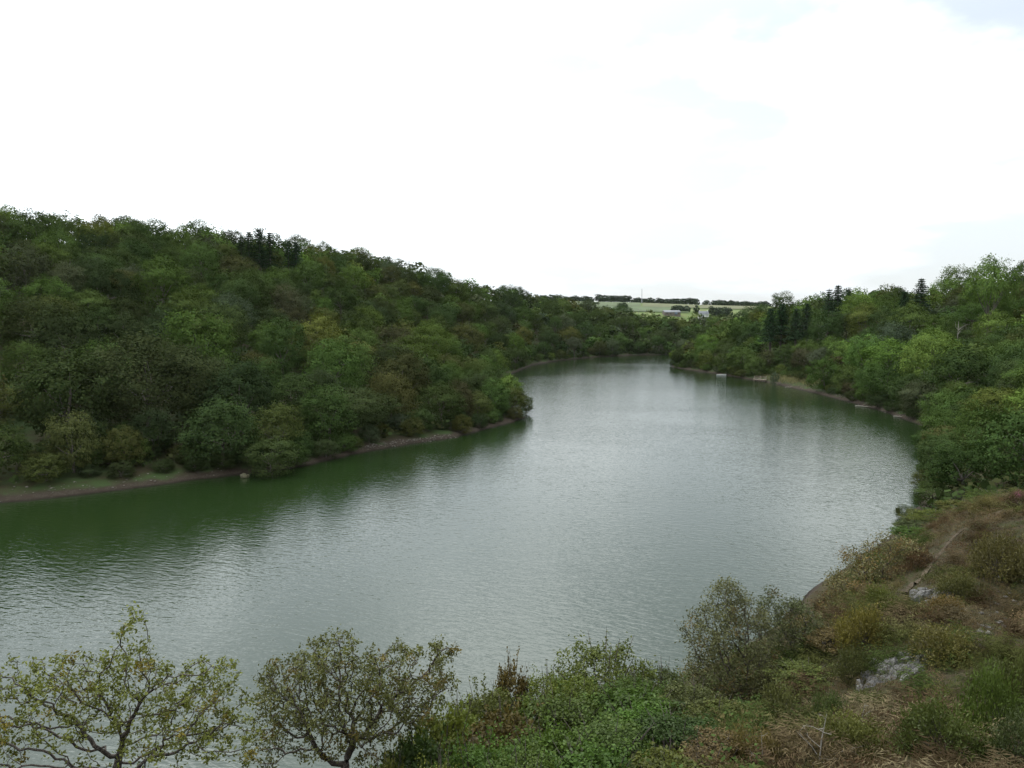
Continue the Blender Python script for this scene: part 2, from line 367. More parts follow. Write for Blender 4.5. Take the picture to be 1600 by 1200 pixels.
def trunk_mesh(name, ctr, mat, seed, r0=.26, zc=5.0, k=6):
    r = np.random.default_rng(seed); g = Geo()
    lean = r.normal(0, .25, 2); top = np.array([lean[0], lean[1], zc * .62])
    pts = np.array([[0, 0, -.8], [0, 0, 0], [lean[0] * .35, lean[1] * .35, zc * .3], top])
    tube(g, pts, [r0 * 1.35, r0 * 1.1, r0 * .85, r0 * .7], k)
    for c in ctr[:7]:
        mid = top * .45 + c * .55 + r.normal(0, .25, 3) - np.array([0, 0, .3])
        tube(g, [top - np.array([0, 0, .4]), mid, c * .9 + top * .1], [r0 * .5, r0 * .33, r0 * .12], 5)
    return g.mesh(name, mat, smooth=True)
VAR = []       # detailed crowns; 0-5 forest, 6-9 waterside with foliage down to the ground
for i in range(10):
    sk = i >= 6
    dat = make_crown(100 + i, 5.0, 4.7 if sk else 5.8, 4.5 if sk else 4.1, sk, 15 if sk else 12, 22, 34, .30, loose=.12 * (i % 3 == 1))
    VAR.append((crown_mesh('crown', dat, M_leaf), trunk_mesh('trunk', dat[4], M_barkfar, 300 + i)))
dat = make_crown(140, 5.0, 4.9, 4.3, True, 24, 40, 40, .20); VARBIG = (crown_mesh('crown', dat, M_leaf), trunk_mesh('trunk', dat[4], M_barkfar, 340, r0=.15))
LOW = [make_crown(500 + i, 5.0, 5.6, 3.8, i >= 3, 11, 11, 8, .64) for i in range(5)]
XLOW = [make_crown(560 + i, 5.0, 5.6, 3.8, i >= 3, 8, 6, 5, 1.15) for i in range(5)]

# conifers
def conifer_data(seed, H=15.0, R0=3.0, leaf=.34, tiers=22, start=.12):
    r = np.random.default_rng(seed); C, Nn, T = [], [], []; br = []
    for k in range(tiers):
        f = start + (1 - start) * k / tiers; z = f * H
        Lr = R0 * (1 - f) ** .8 * r.uniform(.75, 1.15) + .25
        for a in np.arange(7) * 2 * math.pi / 7 + r.uniform(0, 6):
            if r.random() < .12: continue
            a += r.normal(0, .15); l = Lr * r.uniform(.7, 1.15); dr = r.uniform(.15, .38)
            m_ = int(9 + l * 13); t = r.random(m_) ** .7
            p = np.c_[np.cos(a) * l * t, np.sin(a) * l * t, z - dr * l * t ** 1.4 + .12 * l * t ** 3] + r.normal(size=(m_, 3)) * np.array([.22, .22, .12]) * (0.6 + .5 * l / R0)
            C.append(p); Nn.append(norm(np.array([np.cos(a) * .4, np.sin(a) * .4, .9]) + r.normal(size=(m_, 3)) * .5)); T.append(r.uniform(.75, 1.2) * r.uniform(.8, 1.2, m_))
            if k % 2 == 0: br.append((z, a, l, dr))
    C, Nn, T = np.vstack(C), np.vstack(Nn), np.concatenate(T)
    return C, Nn, np.repeat(T[:, None], 3, 1), leaf * r.uniform(.7, 1.3, len(C)), br
CON = []
for i in range(4):
    dat = conifer_data(800 + i, 15, [2.9, 3.4, 2.5, 3.2][i], .42, start=[.12, .3, .15, .42][i])
    g = Geo(); leaves(g, dat[0], dat[1], dat[3], dat[3] * .45, dat[2]); cm = g.mesh('crown', M_leaf)
    g = Geo(); tube(g, [(0, 0, -.8), (0, 0, 5), (0.05, 0, 10), (0, 0, 15)], [.28, .2, .12, .03], 6)
    for z, a, l, dr in dat[4]: tube(g, [(0, 0, z), (math.cos(a) * l * .5, math.sin(a) * l * .5, z - dr * l * .4), (math.cos(a) * l * .9, math.sin(a) * l * .9, z - dr * l * .8)], [.05, .035, .012], 4)
    CON.append((cm, g.mesh('trunk', M_barkfar, smooth=True)))

# ================================================================== where the trees stand
PAL = {   # leaf colours, reflectance
    'dark green': (.029, .040, .016), 'deep green': (.035, .053, .017), 'mid green': (.047, .072, .019), 'bright green': (.068, .108, .024), 'olive green': (.052, .060, .019),
    'olive brown': (.046, .049, .018), 'brownish': (.045, .043, .021), 'grey green': (.049, .061, .033), 'yellow green': (.072, .086, .021)}
HILLS = {'left': 'left hill', 'right': 'right hill', 'far': 'far bank'}
taken = []      # (x, y, radius, z, scale, kind, colour, flatten, name, label)
def base_at(u, v, y=None):
    """where the ground shows at a pixel of the bank (water level), or at a given depth"""
    p = on_level(u, v, .3) if y is None else at(u, v, y); return p[0], p[1]
SPECIAL = [  # u, v of the foot, depth or None, width px, height px, crown kind, colour, name, label
    (425, 738, None, 100, 62, 'w', 'deep green', 'waterside_bush', 'rounded green bush standing out over the water at the left bank', 'bush'),
    (545, 714, 118, 190, 115, 'w', 'dark green', 'broadleaf_tree', 'broad dark tree beside the rounded waterside bush, foliage down to the bank', 'tree'),
    (235, 735, 104, 250, 225, 'w', 'dark green', 'broadleaf_tree', 'huge domed dark oak above the muddy beach on the left bank', 'tree'),
    (5, 722, 100, 105, 125, 'w', 'olive green', 'broadleaf_tree', 'olive leafy tree cut by the picture edge above the muddy beach', 'tree'),
    (95, 715, 106, 120, 150, 'w', 'deep green', 'broadleaf_tree', 'dark green tree between the huge domed oak and the olive edge tree', 'tree'),
    (800, 660, 152, 62, 62, 'w', 'olive green', 'broadleaf_tree', 'low olive tree leaning over the water at the tip of the left point', 'tree'),
    (822, 651, 156, 30, 34, 'w', 'deep green', 'waterside_bush', 'small bush trailing into the water at the very tip of the point', 'bush'),
    (745, 668, 150, 95, 92, 'w', 'dark green', 'broadleaf_tree', 'dark tree just before the tip of the left point', 'tree'),
    (1454, 590, 178, 72, 82, 'w', 'bright green', 'broadleaf_tree', 'brightest green dome-shaped tree on the right hillside', 'tree'),
    (1210, 600, None, 17, 22, 'w', 'grey green', 'waterside_bush', 'small silvery bush on the tan shore of the right bank', 'bush'),
    (1545, 480, 190, 80, 75, 'f', 'bright green', 'broadleaf_tree', 'light green tree near the top of the right hill by the picture edge', 'tree'),
    (1505, 800, 74, 130, 118, 'w', 'deep green', 'waterside_bush', 'big dark green bush behind the heath spur at the right shore', 'bush'),
    (1455, 815, 74, 75, 70, 'w', 'deep green', 'waterside_bush', 'leafy green bush at the water edge beyond the heath spur', 'bush'),
    (1412, 822, 73, 38, 36, 'w', 'grey green', 'waterside_bush', 'small thin bush standing in the water past the heath spur', 'bush'),
    (1575, 770, 78, 130, 135, 'w', 'deep green', 'broadleaf_tree', 'broad dark tree at the picture edge just above the heath path', 'tree'),
    (1480, 735, 98, 95, 72, 'w', 'olive brown', 'waterside_bush', 'olive brown bush bulging over the water on the right bank', 'bush'),
    (1445, 712, 112, 48, 44, 'w', 'deep green', 'waterside_bush', 'small green bush overhanging the water below the right hill', 'bush'),
    (1560, 690, 100, 120, 85, 'f', 'yellow green', 'broadleaf_tree', 'yellowish spreading tree on the lower right slope by the picture edge', 'tree'),
]
TREES = []
for u, v, y, w, h, kd, colr, nm, lab, cat in SPECIAL:
    x_, y_ = base_at(u, v, y); z_ = max(ground_z(x_, y_), .05); dep = y_
    R2 = w / FPX * dep / 2 * .86; Hh = h / FPX * dep
    zb = at(u, v, y_)[2]
    TREES.append(dict(x=x_, y=y_, z=z_, R=R2, H=max(Hh, 1.2) if y is None else max(Hh + (zb - z_) , 1.5), kind=kd, col=colr, name=nm, label=lab, cat=cat, sp=True))
con_px = [(1440, 445, 222, 118), (1310, 456, 268, 105), (1296, 462, 262, 95), (1327, 462, 272, 90), (1222, 485, 262, 80), (1205, 492, 258, 72), (1262, 484, 254, 85), (1245, 492, 248, 80), (1414, 466, 226, 80),
          (405, 352, 226, 42), (388, 356, 226, 34), (421, 357, 230, 32), (450, 370, 240, 22), (462, 372, 242, 18), (376, 364, 222, 24)]
for i, (u, v, y, h) in enumerate(con_px):
    p = at(u, v - (12 if u > 700 else -4), y); z_ = ground_z(p[0], p[1]); H = max(p[2] - z_, h / FPX * y * .8)
    TREES.append(dict(x=p[0], y=p[1], z=p[2] - H, R=H * .30, H=H, kind='c', col='conifer', name='conifer_tree', cat='tree', sp=False, u=u))
cand = []
r = np.random.default_rng(21)
def sample(x0, x1, y0, y1, step):
    xs = np.arange(x0, x1, step); ys = np.arange(y0, y1, step); a, b = np.meshgrid(xs, ys)
    q = np.c_[a.ravel(), b.ravel()] + r.uniform(-.5, .5, (a.size, 2)) * step; r.shuffle(q); return q
Q = np.vstack([sample(-330, 330, 40, 330, 2.6), sample(-330, 500, 330, 680, 4.6)])
d = lake_dist(Q); uu, vv, dep = project(np.c_[Q, np.full(len(Q), 15.0)])
inview = (uu > -130) & (uu < 1730)
# clear ground: the heath spur and viewpoint, the muddy beach, the tan shore on the right bank, the fields
spur = ((Q[:, 1] < 62) & (Q[:, 0] > -40)) | ((Q[:, 1] < 86) & (Q[:, 0] > 20) & (d < 7))
u0, v0, _ = project(np.c_[Q, np.zeros(len(Q))])
beach = np.where((Q[:, 0] < -30) & (Q[:, 1] < 110), np.clip(1.6 + (-34 - Q[:, 0]) * .17, 1.2, 5), .9) + np.where((uu > 1190) & (uu < 1275) & (d < 12), 4.5, 0)
beach = np.where((uu > 560) & (uu < 720) & (Q[:, 1] < 140), 3.4, beach)
ok = inview & (d > beach) & ~spur & (d < 170)
Q, d, uu = Q[ok], d[ok], uu[ok]; z = terrain(Q)
# understorey bushes close to the banks
Qb = sample(-120, 110, 60, 440, 1.7); db = lake_dist(Qb); ub, vb, _ = project(np.c_[Qb, np.full(len(Qb), 2.0)])
bb = np.where((Qb[:, 0] < -30) & (Qb[:, 1] < 110), np.clip(.7 + (-36 - Qb[:, 0]) * .17, .5, 4), .5) + np.where((ub > 1190) & (ub < 1275), 4.0, 0); bb = np.where((ub > 560) & (ub < 715) & (Qb[:, 1] < 140), 2.6, bb)
Qb = Qb[(ub > -60) & (ub < 1660) & (db > bb) & (db < bb + 9) & ((Qb[:, 1] > 72))]
cell = {}
def clash(x, y, rr):
    for i in range(int(x // 10) - 2, int(x // 10) + 3):
        for j in range(int(y // 10) - 2, int(y // 10) + 3):
            for (a, b_, c) in cell.get((i, j), ()):
                if (x - a) ** 2 + (y - b_) ** 2 < (.74 * (rr + c)) ** 2: return True
    return False
for t in TREES: cell.setdefault((int(t['x'] // 10), int(t['y'] // 10)), []).append((t['x'], t['y'], t['R'] * (.62 if t['kind'] != 'c' else .6)))
names = list(PAL)
for (x_, y_), z_, d_, u_ in zip(Q, z, d, uu):
    big = r.beta(1.6, 2.0); R2 = 3.2 + 4.0 * big
    if d_ < 9: R2 *= .75
    if x_ > 40 and y_ < 130: R2 *= .75
    if y_ > 350: R2 *= 1.1
    if clash(x_, y_, R2): continue
    cell.setdefault((int(x_ // 10), int(y_ // 10)), []).append((x_, y_, R2))
    hill = 'far' if y_ > 345 or (x_ > -15 and x_ < 62 and y_ > 240) else ('left' if x_ < 30 else 'right')
    nz = fbm(np.array([x_ * .02 + 3]), np.array([y_ * .02]))[0] + r.normal(0, .10)
    if hill == 'left':
        w = [6, 7, 5, .1, 3, 1.8, .8, .9, .1] if y_ < 190 else [2.5, 6, 7, 1.2, 2.4, .8, .3, .8, .5]
    elif hill == 'right': w = [1.5, 5, 8, 2.6, 2.2, .6, .3, 1.2, .8]
    else: w = [3, 7, 5, .7, 1.5, .4, .1, 1.2, .2]
    w = np.array(w); colr = names[r.choice(len(w), p=w / w.sum())]
    TREES.append(dict(x=x_, y=y_, z=z_, R=R2, H=R2 * r.uniform(1.5, 2.1) + 1.0, kind='w' if hill != 'far' or r.random() < .5 else 'f', col=colr, name='broadleaf_tree', cat='tree', sp=False, hill=hill, d=d_))
cell = {}
for t in TREES:
    if t['sp']: cell.setdefault((int(t['x'] // 10), int(t['y'] // 10)), []).append((t['x'], t['y'], t['R'] * .3))
zb_ = terrain(Qb); db = lake_dist(Qb)
for (x_, y_), z_, d_ in zip(Qb, zb_, db):
    R2 = r.uniform(1.3, 2.7)
    if clash(x_, y_, R2 * .9): continue
    cell.setdefault((int(x_ // 10), int(y_ // 10)), []).append((x_, y_, R2))
    hill = 'far' if y_ > 345 or (x_ > -15 and x_ < 62 and y_ > 240) else ('left' if x_ < 30 else 'right')
    w = np.array([6, 6, 3, .3, 2, 1, .6, 1, .1]); colr = names[r.choice(9, p=w / w.sum())]
    TREES.append(dict(x=x_, y=y_, z=z_ - .3, R=R2, H=R2 * r.uniform(1.3, 1.9), kind='w', col=colr, name='bank_bush', cat='bush', sp=False, hill=hill, d=d_))
# how much of each shows: paint discs far to near on a coarse grid
order = sorted(range(len(TREES)), key=lambda i: -TREES[i]['y'])
BW, BH = 533, 400; buf = np.full((BH, BW), -1, np.int32)
for i in order:
    t = TREES[i]; u_, v_, dp = project(np.array([[t['x'], t['y'], t['z'] + t['H'] * .58]])); u_, v_, dp = u_[0] / 3, v_[0] / 3, dp[0]
    rx = max(.6, t['R'] * FPX / dp / 3); ry = max(.6, t['H'] * .45 * FPX / dp / 3)
    x0, x1, y0, y1 = int(max(0, u_ - rx)), int(min(BW - 1, u_ + rx)), int(max(0, v_ - ry)), int(min(BH - 1, v_ + ry))
    if x1 < x0 or y1 < y0: continue
    a, b_ = np.meshgrid(np.arange(x0, x1 + 1), np.arange(y0, y1 + 1))
    mk = ((a - u_) / rx) ** 2 + ((b_ - v_) / ry) ** 2 <= 1
    buf[y0:y1 + 1, x0:x1 + 1][mk] = i
cnt = np.bincount(buf[buf >= 0], minlength=len(TREES))
for i, t in enumerate(TREES): t['px'] = int(cnt[i]) * 9
n_con = sum(t['kind'] == 'c' for t in TREES); n_sp = sum(t['sp'] for t in TREES)
rest = sorted([i for i, t in enumerate(TREES) if not t['sp'] and t['kind'] != 'c'], key=lambda i: -TREES[i]['px'])
bsh = [i for i in rest if TREES[i]['name'] == 'bank_bush']; trs = [i for i in rest if TREES[i]['name'] != 'bank_bush']
nearf = [i for i in trs if TREES[i]['y'] < 125 and TREES[i]['px'] > 0]; trs = nearf + [i for i in trs if i not in set(nearf)]
single = set(trs[:290]) | set(bsh[:170]) | {i for i, t in enumerate(TREES) if t['sp'] or t['kind'] == 'c'}
print('TREES', len(TREES), 'single', len(single), 'smallest px', TREES[rest[284]]['px'])
# labels: colour, row and order seen from the viewpoint
ORD = 'first second third fourth fifth sixth seventh eighth ninth tenth eleventh twelfth thirteenth fourteenth fifteenth sixteenth seventeenth eighteenth nineteenth twentieth'.split()
def ordw(k): return ORD[k] if k < 20 else ('twenty-' + ORD[k - 20] if k < 29 else 'thirtieth' if k == 29 else 'thirty-' + ORD[k - 30])
groups = {}
for i in single:
    t = TREES[i]
    if t['sp']: continue
    u_, v_, dp = project(np.array([[t['x'], t['y'], t['z'] + t['H'] * .7]])); t['u'], t['v'] = u_[0], v_[0]
    if t['kind'] == 'c':
        key = ('conifer', 'skyline' if t['u'] < 700 else 'slope', 'left' if t['u'] < 700 else 'right')
    else:
        row = 'waterside' if t['d'] < 12 else 'lower slope' if t['d'] < 40 else 'middle slope' if t['d'] < 75 else 'upper slope'
        key = (t['col'], row if t['name'] != 'bank_bush' else 'bank foot', t['hill'])
    groups.setdefault(key, []).append(i)
for (colr, row, hill), ids in groups.items():
    ids.sort(key=lambda i: TREES[i]['u'])
    for k, i in enumerate(ids):
        if colr == 'conifer':
            what = 'dark spiky pine on the skyline of the left hill' if hill == 'left' else 'tall dark conifer among the broadleaf trees of the right hill'
        else:
            what = f"{colr} {'small' if TREES[i]['R'] < 4.2 else 'wide'} {'bush' if TREES[i]['name'] == 'bank_bush' else 'tree'}, {HILLS[hill]}, {row}"
        TREES[i]['label'] = what + (', the only one so coloured' if len(ids) == 1 and colr != 'conifer' else f', {ordw(k)} from the left' if colr == 'conifer' else f', {ordw(k)} {colr} one from left')
        TREES[i]['group'] = 'conifers on the ' + HILLS[hill] if colr == 'conifer' else ('bushes along the foot of the ' if row == 'bank foot' else 'trees of the ') + HILLS[hill]
def shade(c, r): 
    k = r.uniform(.82, 1.18); return (c[0] * k * r.uniform(.9, 1.1), c[1] * k, c[2] * k * r.uniform(.9, 1.1))
PALC = dict(PAL); PALC['conifer'] = (.024, .042, .022)
wood = Geo(); wtr = Geo()
for i, t in enumerate(TREES):
    c = shade(PALC[t['col']], r); rz = r.uniform(0, 6.28)
    if i not in single and t['px'] == 0 and (t['name'] == 'bank_bush' or r.random() < .6): continue
    if i in single:
        o = thing(t['name'], t['label'], t['cat'], (t['x'], t['y'], t['z'] - .15), rz, t.get('group'))
        if t['kind'] == 'c':
            cm, tm = CON[r.integers(4)]; s = t['H'] / 15; sc = (max(s, t['R'] / 3.2),) * 2 + (s,)
        else:
            cm, tm = VAR[6 + r.integers(4)] if t['kind'] == 'w' else VAR[r.integers(6)]
            if t['R'] > 7: cm, tm = VARBIG
            sc = (t['R'] / 5,) * 2 + (t['H'] / 9.3,)
        link('trunk', tm, o, sc=sc); link('crown', cm, o, sc=sc, color=c)
    else:
        C, Nn, tint, s, ctr = (LOW if t['y'] < 330 else XLOW)[r.integers(5)]
        sc = np.array([t['R'] / 5, t['R'] / 5, t['H'] / 9.3]); co, si = math.cos(rz), math.sin(rz)
        rot = lambda a: np.c_[a[:, 0] * co - a[:, 1] * si, a[:, 0] * si + a[:, 1] * co, a[:, 2]]
        leaves(wood, rot(C * sc) + np.array([t['x'], t['y'], t['z'] - .15]), rot(Nn), s, s * .75, tint * np.array(c))
        if t['y'] < 330: tube(wtr, [(t['x'], t['y'], t['z'] - .6), (t['x'], t['y'], t['z'] + t['H'] * .55)], [.22, .1], 4)
# undergrowth that fills the floor of the wood between the trunks
Pu = np.vstack([np.c_[r.uniform(-260, 230, 150000), r.uniform(60, 330, 150000)], np.c_[r.uniform(-60, 260, 40000), r.uniform(330, 640, 40000)]])
du = lake_dist(Pu); uu_, vv_, _ = project(np.c_[Pu, np.full(len(Pu), 15.0)])
kp = (uu_ > -40) & (uu_ < 1640) & (du > np.where((Pu[:, 0] < -30) & (Pu[:, 1] < 110), 3.0, 2.0)) & (du < 175) & ~((uu_ > 1185) & (uu_ < 1280) & (du < 9)); Pu = Pu[kp]
hu = fbm(Pu[:, 0] * .25, Pu[:, 1] * .25) * 3.2 * r.random(len(Pu)) ** .5; su = np.where(Pu[:, 1] > 330, 1.5, .8) * r.uniform(.6, 1.3, len(Pu))
cu = np.where((fbm(Pu[:, 0] * .06, Pu[:, 1] * .06 + 30) > .5)[:, None], np.array([.030, .045, .015]), np.array([.036, .040, .016])) * r.uniform(.6, 1.3, (len(Pu), 1))
und = Geo(); leaves(und, np.c_[Pu, terrain(Pu) + hu], norm(r.normal(size=(len(Pu), 3)) * .45 + np.array([0, -.3, .8])), su, su * .7, cu, r)
tag(link('undergrowth', und.mesh('undergrowth', M_leafmass)), 'dark bushy undergrowth on the woodland floor between the trees', 'undergrowth', kind='stuff')
wtr_me = wtr.mesh('trunks', M_barkfar)
wo_ = tag(link('woodland', wood.mesh('woodland', M_leafmass)), 'dense mixed broadleaf woodland filling the slopes behind the nearer trees', 'woodland', kind='stuff')
tr_ = link('trunks', wtr_me, wo_); tr_['kind'] = 'stuff'
#NEXT

# ================================================================== foreground: trees grown by space colonisation
def colonize(att, path, step=.16, infl=2.2, kill=.28, iters=160, seed=0, wob=.25):
    r = np.random.default_rng(seed)
    pts = [np.asarray(p, float) for p in path]; par = [-1] + list(range(len(path) - 1))
    att = np.asarray(att, float); nearest = np.zeros(len(att), int); nd = np.full(len(att), 1e9)
    def upd(k0):
        nonlocal nd
        for k in range(k0, len(pts)):
            q = np.linalg.norm(att - pts[k], axis=1); b = q < nd; nd[b] = q[b]; nearest[b] = k
    upd(0); alive = np.ones(len(att), bool)
    for it in range(iters):
        alive &= nd > kill
        act = alive & (nd < infl)
        if not act.any():
            if not alive.any(): break
            act = alive & (nd <= nd[alive].min() + .3)
        k0 = len(pts)
        for k in np.unique(nearest[act]):
            dv = norm(att[act & (nearest == k)] - pts[k]).sum(0)
            q = norm(dv + r.normal(0, wob, 3) * np.linalg.norm(dv) / max(1, 1))
            new = pts[k] + q * step
            pts.append(new); par.append(k)
        upd(k0)
        if len(pts) > 6000: break
    return np.array(pts), np.array(par)
def branch_mesh(name, pts, par, mat, rt=.006, rmax=.2, expo=.46):
    n = len(pts); cnt = np.zeros(n); kids = [[] for _ in range(n)]
    for i in range(n - 1, -1, -1):
        if not kids[i] and True: cnt[i] = max(cnt[i], 1)
        if par[i] >= 0: cnt[par[i]] += cnt[i]; kids[par[i]].append(i)
    kids = [[] for _ in range(n)]
    for i in range(n):
        if par[i] >= 0: kids[par[i]].append(i)
    rad = np.minimum(rt * cnt ** expo, rmax); g = Geo()
    starts = [(0, None)]
    while starts:
        s, p0 = starts.pop(); ch = [s]; k = s
        while kids[k]:
            ks = sorted(kids[k], key=lambda q: -cnt[q])
            for q in ks[1:]: starts.append((q, k))
            k = ks[0]; ch.append(k)
        if p0 is not None: pp = np.vstack([pts[p0], pts[ch]]); rr = np.r_[min(rad[ch[0]], rad[p0]), rad[ch]]
        else: pp = pts[ch]; rr = rad[ch]
        if len(pp) >= 2: tube(g, pp, rr, 6 if rr[0] > .02 else 4)
    tips = np.array([not k for k in kids]); return g.mesh(name, mat, smooth=True), rad, tips
def blob_points(blobs, y0, thick, dens, r):
    P = []
    for u, v, ru, rv in blobs:
        c = at(u, v, y0 + r.uniform(-.3, .3) * thick); s = y0 / FPX; n = max(6, int(dens * ru * rv * s * s * 3.14))
        q = rdirs(n, r) * (r.random((n, 1)) ** .4) * np.array([ru * s, min(thick, ru * s * 1.2), rv * s]); P.append(c + q)
    return np.vstack(P)
def fg_tree(name, label, cat, blobs, depth, foot, colr, seed, thick=1.1, dens=55, leaf=.075, per=9, spread=.09, step=.14, bark=None, path=None, brown=.12, rt=.0055, group=None, expo=.46, ymul=1.0):
    r = np.random.default_rng(seed); A = blob_points(blobs, depth, thick, dens, r); colr = (colr[0] * .72, colr[1] * .67, colr[2] * .58)
    f = np.array([foot[0], foot[1], ground_z(foot[0], foot[1]) - .3])
    way = [f + np.array([0, 0, -.2])] + ([np.asarray(p) for p in path] if path else [])
    full = [way[0]]
    for a, b in zip([way[0]] + way[1:], way[1:] ):
        pass
    pl = [way[0]]
    for b in way[1:]:
        a = pl[-1]; m_ = max(1, int(np.linalg.norm(b - a) / step))
        for k in range(1, m_ + 1): pl.append(a + (b - a) * k / m_ + r.normal(0, .018, 3))
    pts, par = colonize(A, pl, step=step, infl=1.6, kill=step * 1.25, seed=seed, wob=.32)
    o = thing(name, label, cat, f, group=group)
    bm_, rad, tips = branch_mesh('trunk', pts - f, par, bark or M_lichen, rt=rt, rmax=.16, expo=expo)
    link('trunk', bm_, o)
    tw = np.where((rad < rt * 2.4))[0]; tw = tw[tw > len(pl)]
    if len(tw) == 0: tw = np.where(tips)[0]
    k = per; idx = np.repeat(tw, np.where(tips[tw], k * 3, max(1, k // 3)))
    c = pts[idx] + r.normal(size=(len(idx), 3)) * spread
    nr = norm(r.normal(size=(len(idx), 3)) * .7 + np.array([0, -.15, .75]))
    clump = r.uniform(.75, 1.25, len(pts))[idx]; T = clump * r.uniform(.75, 1.25, len(idx))
    br = (r.random(len(pts)) < brown)[idx]
    tint = np.stack([T, T, T], 1) * np.where(br[:, None], np.array([1.3, .95, .8]), np.ones(3))
    s = leaf * r.uniform(.6, 1.25, len(idx)); g = Geo(); leaves(g, c - f, nr, s, s * .5, tint, r)
    link('crown', g.mesh('crown', M_leafnear), o, color=colr)
    return o, len(idx), len(pts)
stats = []
b1 = [(25, 1080, 55, 55), (100, 1065, 65, 50), (90, 1120, 85, 50), (205, 985, 26, 28), (215, 1025, 36, 30), (228, 1070, 75, 42), (262, 1118, 85, 50), (325, 1075, 55, 42), (335, 1150, 60, 40), (160, 1105, 60, 40), (15, 1160, 70, 40), (392, 1160, 22, 34), (165, 1045, 34, 28), (250, 1170, 120, 25), (-60, 1110, 60, 60), (362, 1100, 30, 40)]
stats.append(fg_tree('oak_tree', 'open-branched young oak with olive leaves, lowest at the left corner', 'tree', b1, 13.0, at(185, 1330, 13.6)[:2], (.125, .150, .034), 11, thick=1.0, dens=75, leaf=.078, per=13,
    path=[at(183, 1245, 13.4), at(182, 1205, 13.2)], brown=.10, spread=.065, rt=.0065)[1:])
b2 = [(515, 1025, 55, 34), (455, 1060, 58, 42), (435, 1110, 45, 48), (540, 1080, 75, 50), (622, 1050, 68, 40), (690, 1018, 24, 26), (690, 1062, 32, 34), (615, 1108, 70, 42), (500, 1140, 65, 38), (575, 1150, 60, 30), (425, 1175, 40, 25), (655, 1095, 45, 35)]
stats.append(fg_tree('oak_tree', 'dense round-topped oak with dark forked limbs against the near water', 'tree', b2, 15.5, at(545, 1330, 16.0)[:2], (.092, .105, .034), 12, thick=1.3, dens=120, leaf=.08, per=12,
    path=[at(543, 1240, 15.8), at(540, 1205, 15.6)], brown=.14, spread=.07, rt=.007)[1:])
b3 = [(1140, 938, 34, 30), (1108, 985, 40, 45), (1165, 985, 45, 48), (1130, 1050, 62, 48), (1180, 1050, 45, 45), (1130, 925, 14, 18)]
stats.append(fg_tree('willow_tree', 'grey-green small-leaved tree at the water edge, taller of the near pair', 'tree', b3, 27.0, at(1150, 1150, 27.3)[:2], (.100, .110, .052), 13, thick=1.3, dens=60, leaf=.10, per=22,
    path=[at(1150, 1105, 27.2), at(1146, 1085, 27.0)], step=.19, brown=.10, spread=.14, rt=.008)[1:])
b4 = [(1205, 945, 22, 26), (1240, 968, 42, 32), (1232, 1020, 52, 46), (1270, 1000, 30, 34), (1225, 1075, 55, 35)]
stats.append(fg_tree('willow_tree', 'rounded darker small-leaved tree between the tall grey-green one and the heath', 'tree', b4, 28.5, at(1235, 1140, 28.8)[:2], (.072, .088, .040), 14, thick=1.3, dens=60, leaf=.10, per=22,
    path=[at(1236, 1100, 28.6), at(1234, 1085, 28.5)], step=.19, brown=.08, spread=.14, rt=.008)[1:])
b5 = [(1390, 850, 26, 18), (1355, 880, 40, 30), (1395, 890, 38, 28), (1330, 920, 40, 30), (1375, 925, 40, 26), (1305, 940, 22, 26), (1425, 862, 22, 20)]
stats.append(fg_tree('willow_bush', 'tan-tipped spreading bush on the water side of the heath', 'bush', b5, 38.0, at(1365, 985, 38)[:2], (.130, .128, .062), 15, thick=1.8, dens=34, leaf=.13, per=20,
    path=[at(1362, 960, 38), at(1360, 945, 38)], step=.24, brown=.25, spread=.2, rt=.010)[1:])
print('FG', stats)
#NEXT2

# ------------------------------------------------------------------ shrubs of the thicket below the viewpoint
def shrub_var(seed, leaf, lv, spike=False):
    r = np.random.default_rng(seed)
    C, Nn, tint, s, ctr = make_crown(seed, 1.0, .85, .8, True, 14, 16, lv, leaf)
    C[:, 2] = np.maximum(C[:, 2], -.1)
    # a few shoots standing out of the outline
    for k in range(16):
        d_ = norm(np.array([r.normal(), r.normal(), 1.1 + r.random()])); b_ = np.array([0, 0, .8]) + d_ * .75; n = 22
        t = r.random(n)[:, None]; C = np.vstack([C, b_ + d_ * t * r.uniform(.25, .55) + r.normal(size=(n, 3)) * .035]); Nn = np.vstack([Nn, rdirs(n, r)])
        tint = np.vstack([tint, np.ones((n, 3)) * r.uniform(.8, 1.3)]); s = np.r_[s, np.full(n, leaf)]
    Nn = norm(Nn + r.normal(size=Nn.shape) * .5); tint = tint * r.uniform(.7, 1.35, (len(C), 1))
    g = Geo(); leaves(g, C, Nn, s, s * .55, tint, r); cm = g.mesh('foliage', M_leafnear)
    g = Geo()
    for c in ctr:
        mid = c * .5 + r.normal(0, .08, 3); tube(g, [(r.normal(0, .08), r.normal(0, .08), -.3), mid, c * 1.02], [.03, .02, .006], 4)
    for k in range(10):
        d_ = norm(np.array([r.normal(), r.normal(), .9 + r.random()])); tube(g, [d_ * .4 + np.array([0, 0, .3]), d_ * 1.0 + np.array([0, 0, .75]), d_ * 1.25 + np.array([0, 0, .85])], [.014, .009, .003], 4)
    return cm, g.mesh('stems', M_lichen, smooth=True)
SHR = [shrub_var(900 + i, [.075, .095, .065, .085][i], 48) for i in range(4)]
FG = {'green': (.074, .112, .034), 'fresh': (.082, .140, .036), 'olive': (.098, .108, .036), 'russet': (.108, .084, .040), 'yellow': (.125, .140, .038), 'grey': (.088, .104, .052), 'dark': (.046, .070, .024), 'dead': (.118, .092, .054), 'fern': (.095, .120, .034)}
